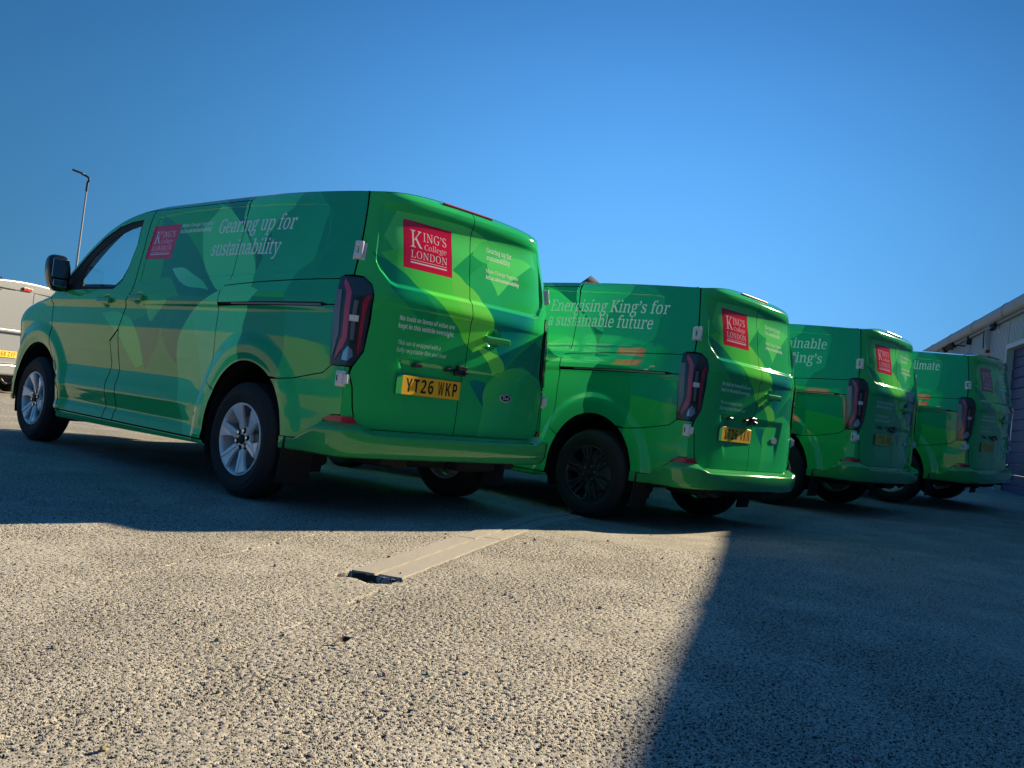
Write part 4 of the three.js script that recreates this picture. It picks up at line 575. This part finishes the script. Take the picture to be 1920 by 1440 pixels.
{ // concrete strip beside the drain: two rows of slabs with a groove between
  const ch = grp('drain_strip'); ch.userData.kind = 'structure';
  const slabMat = new THREE.MeshStandardMaterial({ bumpMap: groundMat.bumpMap, bumpScale: .0011, roughness: .85, color: lin(.385, .37, .345), side: THREE.DoubleSide }), r = rng(3);
  for (const row of [0, 1]) { let s = row ? .02 : 0; while (s < 15) { const len = row ? 1.05 + .4 * r() : .9 + .5 * r(), c = row ? .055 : -.055, w = .098, n = 8, g = new THREE.BoxGeometry(w, .03, len - .012, 4, 1, 24), p = g.attributes.position, u = g.attributes.uv;
    for (let i = 0; i < p.count; i++) { const al = s + len / 2 + p.getZ(i), rt = c + p.getX(i) * (1 + .05 * Math.sin(al * 47 + row)) + .003 * Math.sin(al * 31), x = CH.x + al * CH.dx + rt * CH.dz, z = CH.z + al * CH.dz - rt * CH.dx; const y = groundY(x, z) + (p.getY(i) > 0 ? .005 - row * .003 + .0015 * ng(al * 22, row * 9 + rt * 40) : -.03); p.setXYZ(i, x, y, -z); u.setXY(i, x / TM * 1.9, z / TM * 1.9); }
    g.computeVertexNormals(); mesh('slab', g, slabMat, ch); s += len; } }
}
{ // small things lying on the yard, and the dark fill that shades the pit
  const pitShadeMat = std(lin(.03, .025, .02), .9); const r = rng(9);
  const L = []; { const g = new THREE.PlaneGeometry(.25, .13, 40, 22), q = g.attributes.position; for (let i = 0; i < q.count; i++) { const rt = q.getX(i) - .008, al = q.getY(i) - .055, e = Math.max(Math.abs(rt + .008) / .118, Math.abs(al + .055) / .062), x = CH.x + al * CH.dx + rt * CH.dz, z = CH.z + al * CH.dz - rt * CH.dx; q.setXYZ(i, x, groundY(x, z) - .036 + .030 * smooth(.72, 1, e) + .010 * ng(rt * 60 + 5, al * 60 + 9) - (e > .99 ? .012 : 0), -z); } g.computeVertexNormals(); L.push(g); }  // dark sheet added over the pit, its colour stands in for shade
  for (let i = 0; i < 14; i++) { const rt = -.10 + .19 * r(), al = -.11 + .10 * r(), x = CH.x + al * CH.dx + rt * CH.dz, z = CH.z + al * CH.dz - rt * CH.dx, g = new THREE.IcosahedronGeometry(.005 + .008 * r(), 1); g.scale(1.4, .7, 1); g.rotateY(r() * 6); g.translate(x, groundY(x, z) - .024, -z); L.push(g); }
  const d = mesh('pit_shade_fill', plainMerge(L), pitShadeMat); d.userData.kind = 'stuff'; tag(d, 'dark fill and lumps added in the open end of the drain strip, coloured to stand for its shade', 'pit_shade_fill');
  const st = new THREE.DodecahedronGeometry(1, 0), N = 420, gr = new THREE.InstancedMesh(st, std(lin(.30, .28, .25), .85), N), mt = new THREE.Matrix4(), qq = new THREE.Quaternion(); gr.name = numbered('loose_gravel'); scene.add(gr); gr.userData.kind = 'stuff'; tag(gr, 'small loose stones scattered over the worn yard', 'gravel');
  for (let i = 0; i < N; i++) { const x = lerp(-2.6, 3.4, r()), z = 1.7 + 5.2 * Math.pow(r(), 1.2), s = .0025 + .0055 * Math.pow(r(), 3); qq.setFromEuler(new THREE.Euler(r() * 6, r() * 6, r() * 6)); gr.setMatrixAt(i, mt.compose(new THREE.Vector3(x, groundY(x, z) + s * .4, -z), qq, new THREE.Vector3(s * 1.3, s, s * .9))); gr.setColorAt(i, lin(.5 + .8 * r(), .5 + .8 * r(), .6 + .6 * r()).multiplyScalar(.6 + .5 * r())); }
  const p = new THREE.Vector3(-.40, 0, 2.62), c = mesh('dead_leaf', (() => { const g = new THREE.PlaneGeometry(.045, .022, 6, 3), q = g.attributes.position; for (let i = 0; i < q.count; i++) { const t = q.getX(i) / .0225; q.setY(i, q.getY(i) * (1 - t * t * .95)); q.setZ(i, .010 * t * t + .25 * Math.abs(q.getY(i))); } g.rotateX(-1.1); g.computeVertexNormals(); return g; })(), std(lin(.05, .025, .01), .8)); c.position.set(p.x, groundY(p.x, p.z) + .010, -p.z); c.rotation.y = .5; tag(c, 'small curled brown leaf on the sunlit asphalt', 'leaf');
}

// ------------------------------------------------------------------ corrugated shed on the right
{
  const shed = grp('industrial_shed'); tag(shed, 'corrugated metal shed with pale gutter and blue door beyond the vans', 'building');
  const P0 = [9.903, 18.234], az = 16.5 * D2R; shed.position.set(P0[0], .08, -P0[1]); shed.rotation.y = -az;   // local: -z runs away along the wall, +x into the shed
  const zinc = std(lin(.33, .38, .44), .5, { metalness: .1 }), fascia = std(lin(.26, .27, .29), .55), white = std(lin(.42, .45, .5), .5), blue = std(lin(.003, .018, .11), .6), seamM = std(lin(.20, .2, .2), .6);
  const sheetGeo = (w, h) => { const n = 8, pos = [], uvs = [], idx = []; let k = 0; const pr = []; for (let i = 0; i < n; i++) { const a = i / n * w, q = w / n; pr.push([a, 0], [a + q * .28, 0], [a + q * .42, -.032], [a + q * .80, -.032], [a + q * .94, 0]); } pr.push([w, 0]); for (let i = 0; i < pr.length - 1; i++) { const [a, x] = pr[i], [b, y] = pr[i + 1]; pos.push(x, 0, -a, y, 0, -b, y, h, -b, x, h, -a); uvs.push(0, 0, 1, 0, 1, 1, 0, 1); idx.push(k, k + 1, k + 2, k, k + 2, k + 3); k += 4; } return build(pos, null, uvs, idx); };
  const g1 = sheetGeo(1.0, 3.52), g2 = sheetGeo(1.0, .62);
  const vz = [zinc, std(lin(.30, .35, .41), .52, { metalness: .1 }), std(lin(.355, .40, .46), .5, { metalness: .1 })], r = rng(4);
  for (let i = 0; i < 34; i++) mesh('cladding_sheet', g1, vz[r() * 3 | 0], shed).position.z = -i - .10;
  for (let i = 0; i < 5; i++) mesh('cladding_sheet', g2, vz[r() * 3 | 0], shed).position.set(0, 2.90, i + .0 + 1 - .0);
  mesh('wall', rbox(.25, 3.5, 31, .01, .16, 1.75, -19.6), seamM, shed); mesh('wall', rbox(.25, 3.5, 36, .01, .12, 1.75, 23.2), zinc, shed);
  const dr = mesh('roller_door', rbox(.05, .205, 5.1, .02, .10, 2.78, 2.52), blue, shed); for (let i = 0; i < 13; i++) mesh('door_slat', dr.geometry, blue, shed).position.y = -.21 * (i + 1);
  mesh('door_frame', rbox(.36, 2.94, .10, .01, .12, 1.47, -.05), white, shed); mesh('door_frame', rbox(.36, .10, 5.2, .01, .118, 2.90, 2.55), white, shed);
  const gut = (() => { const s = new THREE.Shape(); s.moveTo(.06, 3.52); s.lineTo(-.06, 3.52); s.quadraticCurveTo(-.17, 3.54, -.18, 3.66); s.quadraticCurveTo(-.18, 3.80, -.06, 3.84); s.lineTo(.06, 3.85); s.closePath(); return new THREE.ExtrudeGeometry(s, { depth: 3.0, bevelEnabled: false, curveSegments: 8 }); })();
  const gutJ = gut.clone(); { const q = gutJ.attributes.position; for (let i = 0; i < q.count; i++) q.setXYZ(i, q.getX(i) < 0 ? q.getX(i) - .008 : q.getX(i), q.getY(i) > 3.7 ? q.getY(i) + .006 : q.getY(i) - .006, q.getZ(i) * .022); }
  for (let i = -12; i < 12; i++) { const q = mesh('gutter', gut, fascia, shed); q.position.z = i * 3.02 - .3; const j = mesh('gutter_joint', gutJ, fascia, shed); j.position.z = i * 3.02 - .31; }
  mesh('soffit', rbox(.10, .05, 72, .01, -.05, 3.49, 0), seamM, shed);
  const roof = mesh('roof', rbox(9, .08, 72, .01, 4.45, 0, 0), zinc, shed); roof.rotation.z = .16; roof.position.y = 3.80; roof.position.x = -.02;
  mesh('end_wall', rbox(8.6, 3.5, .2, .01, 4.4, 1.75, -35), zinc, shed);
  const onWall = (name, label, cat, a, y, parts) => { const q = grp(name); q.position.set(P0[0] + Math.sin(az) * a, .08 + y, -(P0[1] + Math.cos(az) * a)); q.rotation.y = -az; tag(q, label, cat); for (const [n, g, m] of parts) mesh(n, g, m, q); return q; };
  const flood = [['lamp_head', rbox(.10, .16, .22, .02, -.24, -.02, 0, 0, 0, .5), M.black], ['bracket', rbox(.22, .03, .03, .005, -.11, .02, 0), M.black], ['back_plate', rbox(.02, .10, .10, .004, -.012, .02, 0), M.black]];
  onWall('floodlight', 'black floodlight low under the gutter, farthest from the blue door', 'floodlight', 6.3, 3.40, [...flood, ['lamp_head', rbox(.10, .14, .20, .02, -.20, .02, .42, 0, .4, .5), M.black], ['bracket', rbox(.20, .03, .03, .005, -.10, .05, .40), M.black]]);
  onWall('floodlight', 'black floodlight on a long arm between the other floodlight and the horn bracket', 'floodlight', 4.6, 3.32, [['lamp_head', rbox(.10, .14, .26, .02, -.36, 0, -.10, 0, .5, .6), M.black], ['bracket', rbox(.34, .03, .03, .005, -.17, .03, 0), M.black], ['back_plate', rbox(.02, .12, .12, .004, -.012, .03, 0), M.black]]);
  onWall('wall_box', 'small black box fixed on the cladding under the gutter', 'junction box', 3.95, 3.42, [['box', rbox(.12, .20, .14, .02, -.075, 0, 0), M.black], ['cable', rbox(.02, .18, .02, .005, -.03, -.19, 0), M.black]]);
  onWall('wall_sign', 'white curved bracket with a dark edge on the cladding', 'bracket', 1.82, 3.17, [['arm', (() => { const s = new THREE.Shape(); s.moveTo(0, .26); s.lineTo(-.13, .26); s.quadraticCurveTo(-.17, .02, -.08, -.14); s.lineTo(0, -.20); s.closePath(); const g = new THREE.ExtrudeGeometry(s, { depth: .05, bevelEnabled: true, bevelSize: .006, bevelThickness: .006, bevelSegments: 2 }); return g; })(), white], ['foot', rbox(.10, .07, .12, .02, -.06, -.20, .02), std(lin(.22, .06, .03), .6)], ['edge_strip', rbox(.02, .40, .07, .006, -.155, .06, -.03, 0, 0, .05), M.black]]);
  onWall('security_camera', 'black dome camera on a white mount beside the blue door', 'camera', 1.02, 3.43, [['dome', at(new THREE.SphereGeometry(.085, 20, 14), -.16, -.02, 0), M.gloss], ['mount', rbox(.15, .06, .09, .02, -.08, .06, 0), M.black], ['base', at(new THREE.CylinderGeometry(.06, .06, .03, 18), -.02, -.10, 0, 0, 0, Math.PI / 2), white]]);
  const b = grp('bollard'); b.position.set(9.95, groundY(9.95, 19.2), -19.2); tag(b, 'pale concrete bollard at the foot of the shed wall', 'bollard');
  mesh('post', at(new THREE.CylinderGeometry(.13, .15, .75, 24), 0, .375, 0), std(lin(.34, .35, .33), .8), b); mesh('cap', at(new THREE.SphereGeometry(.13, 24, 8, 0, 7, 0, 1.57), 0, .75, 0), std(lin(.34, .35, .33), .8), b);
}
// ------------------------------------------------------------------ white van at the left
{
  const v = grp('white_van'); v.position.set(-8.61, -.08, -16.0); v.rotation.y = 258 * D2R; tag(v, 'white van seen from behind at the left edge, behind the nearest green van', 'van');   // forward = -x
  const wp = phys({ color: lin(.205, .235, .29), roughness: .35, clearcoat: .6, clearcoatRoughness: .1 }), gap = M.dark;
  const body = (() => { const s = new THREE.Shape(); s.moveTo(-.98, .42); s.lineTo(.98, .42); s.lineTo(1.0, 1.05); s.lineTo(.93, 1.62); s.quadraticCurveTo(.90, 1.90, .74, 1.93); s.quadraticCurveTo(0, 2.0, -.74, 1.93); s.quadraticCurveTo(-.90, 1.90, -.93, 1.62); s.lineTo(-1.0, 1.05); s.closePath(); return new THREE.ExtrudeGeometry(s, { depth: 4.3, bevelEnabled: true, bevelSize: .03, bevelThickness: .05, bevelSegments: 4, curveSegments: 10 }); })();
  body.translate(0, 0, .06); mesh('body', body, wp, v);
  const door = (x0, x1) => { const s = new THREE.Shape(); const k = x0 < 0 ? -1 : 1; s.moveTo(.01 * k, .52); s.lineTo(.90 * k, .52); s.lineTo(.92 * k, 1.05); s.lineTo(.86 * k, 1.6); s.quadraticCurveTo(.84 * k, 1.76, .72 * k, 1.78); s.lineTo(.01 * k, 1.80); s.closePath(); return new THREE.ExtrudeGeometry(s, { depth: .03, bevelEnabled: true, bevelSize: .006, bevelThickness: .008, bevelSegments: 2 }); };
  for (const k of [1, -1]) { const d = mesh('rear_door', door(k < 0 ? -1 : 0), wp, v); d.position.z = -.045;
    mesh('door_rib', rbox(.74, .05, .02, .008, k * .45, 1.10, -.055), wp, d); mesh('hinge', rbox(.03, .09, .03, .006, k * .92, 1.45, -.02), wp, d); mesh('hinge', rbox(.03, .09, .03, .006, k * .95, .75, -.02), wp, d);
    mesh('tail_light', rbox(.10, .34, .06, .02, k * .97, 1.0, .01), M.red, v); for (const z of [.9, 3.6]) { const w = grp('wheel', v); w.position.set(k * .86, .33, z); if (k < 0) w.rotation.y = Math.PI; w.scale.setScalar(.95); mesh('tyre', GEO.tyre, M.tyre, w); mesh('rim', GEO.rim, M.silver, w); mesh('brake_disc', GEO.brake_disc, M.disc, w); for (const g of GEO.spokeA) mesh('spoke', g, M.silver, w); } }
  mesh('door_gap', rbox(.012, 1.28, .02, .001, 0, 1.16, -.033), gap, v);
  mesh('brake_light', rbox(.20, .055, .03, .006, .12, 1.86, -.01), M.red, v); mesh('roof_seam', rbox(1.7, .012, .02, .001, 0, 1.815, .0), gap, v);
  mesh('bumper', rbox(1.94, .20, .16, .04, 0, .44, -.04), wp, v); mesh('bumper_step', rbox(1.5, .03, .10, .01, 0, .55, -.07), std(lin(.25, .25, .25), .7), v);
  const pl = mesh('number_plate', rbox(.52, .111, .006, .002), [M.black, M.black, M.black, M.black, M.black, new THREE.MeshStandardMaterial({ map: drawPlate('BD68 ZVF', false), roughness: .4 })], v); pl.position.set(.52, .70, -.066);
  mesh('underbody', rbox(1.7, .16, 4.2, .03, 0, .36, 2.2), M.dark, v);
  const ae = mesh('roof_vent', at(new THREE.ConeGeometry(.06, .10, 14), .18, 2.0, .5), M.dark, v);
}
// ------------------------------------------------------------------ lamp post and distant roof
{
  const p = grp('lamp_post'); p.position.set(-17.3, groundY(-17.3, 35), -35); p.rotation.z = -.012; tag(p, 'tall slim street lamp standing beyond the nearest van', 'street lamp');
  const pole = std(lin(.24, .29, .36), .6), dk = std(lin(.012, .012, .016), .5);
  mesh('pole', at(new THREE.CylinderGeometry(.030, .055, 7.2, 14), 0, 3.6, 0), pole, p); mesh('collar', at(new THREE.CylinderGeometry(.045, .045, .36, 14), 0, 7.3, 0), dk, p);
  const c = new THREE.CatmullRomCurve3([new THREE.Vector3(0, 7.45, 0), new THREE.Vector3(.04, 7.62, 0), new THREE.Vector3(-.06, 7.70, 0), new THREE.Vector3(-.26, 7.77, 0)]);
  mesh('arm', new THREE.TubeGeometry(c, 12, .042, 10), dk, p); mesh('lamp_head', rbox(.46, .07, .22, .03, -.40, 7.83, 0, 0, 0, -.24, 3), dk, p);
  const h = grp('distant_building'); h.position.set(4.42, 0, -60); h.rotation.y = .25; tag(h, 'dark peaked rooftop just showing above the second van', 'building');
  mesh('wall', rbox(7, 8.3, 7, .02, 0, 4.15, 0), std(lin(.30, .31, .33), .8), h); const tower = at(new THREE.CylinderGeometry(.56, .56, .32, 4, 1), 0, 9.12, 0); tower.rotateY(.785); mesh('lantern', tower, std(lin(.55, .58, .6), .6), h); const rf = at(new THREE.ConeGeometry(.72, .50, 4), 0, 9.52, 0); rf.rotateY(.785); mesh('roof', rf, std(lin(.03, .04, .06), .7), h);
}
scene.traverse((o) => { if (o.isMesh) { o.castShadow = true; o.receiveShadow = true; } });
renderer.render(scene, camera);
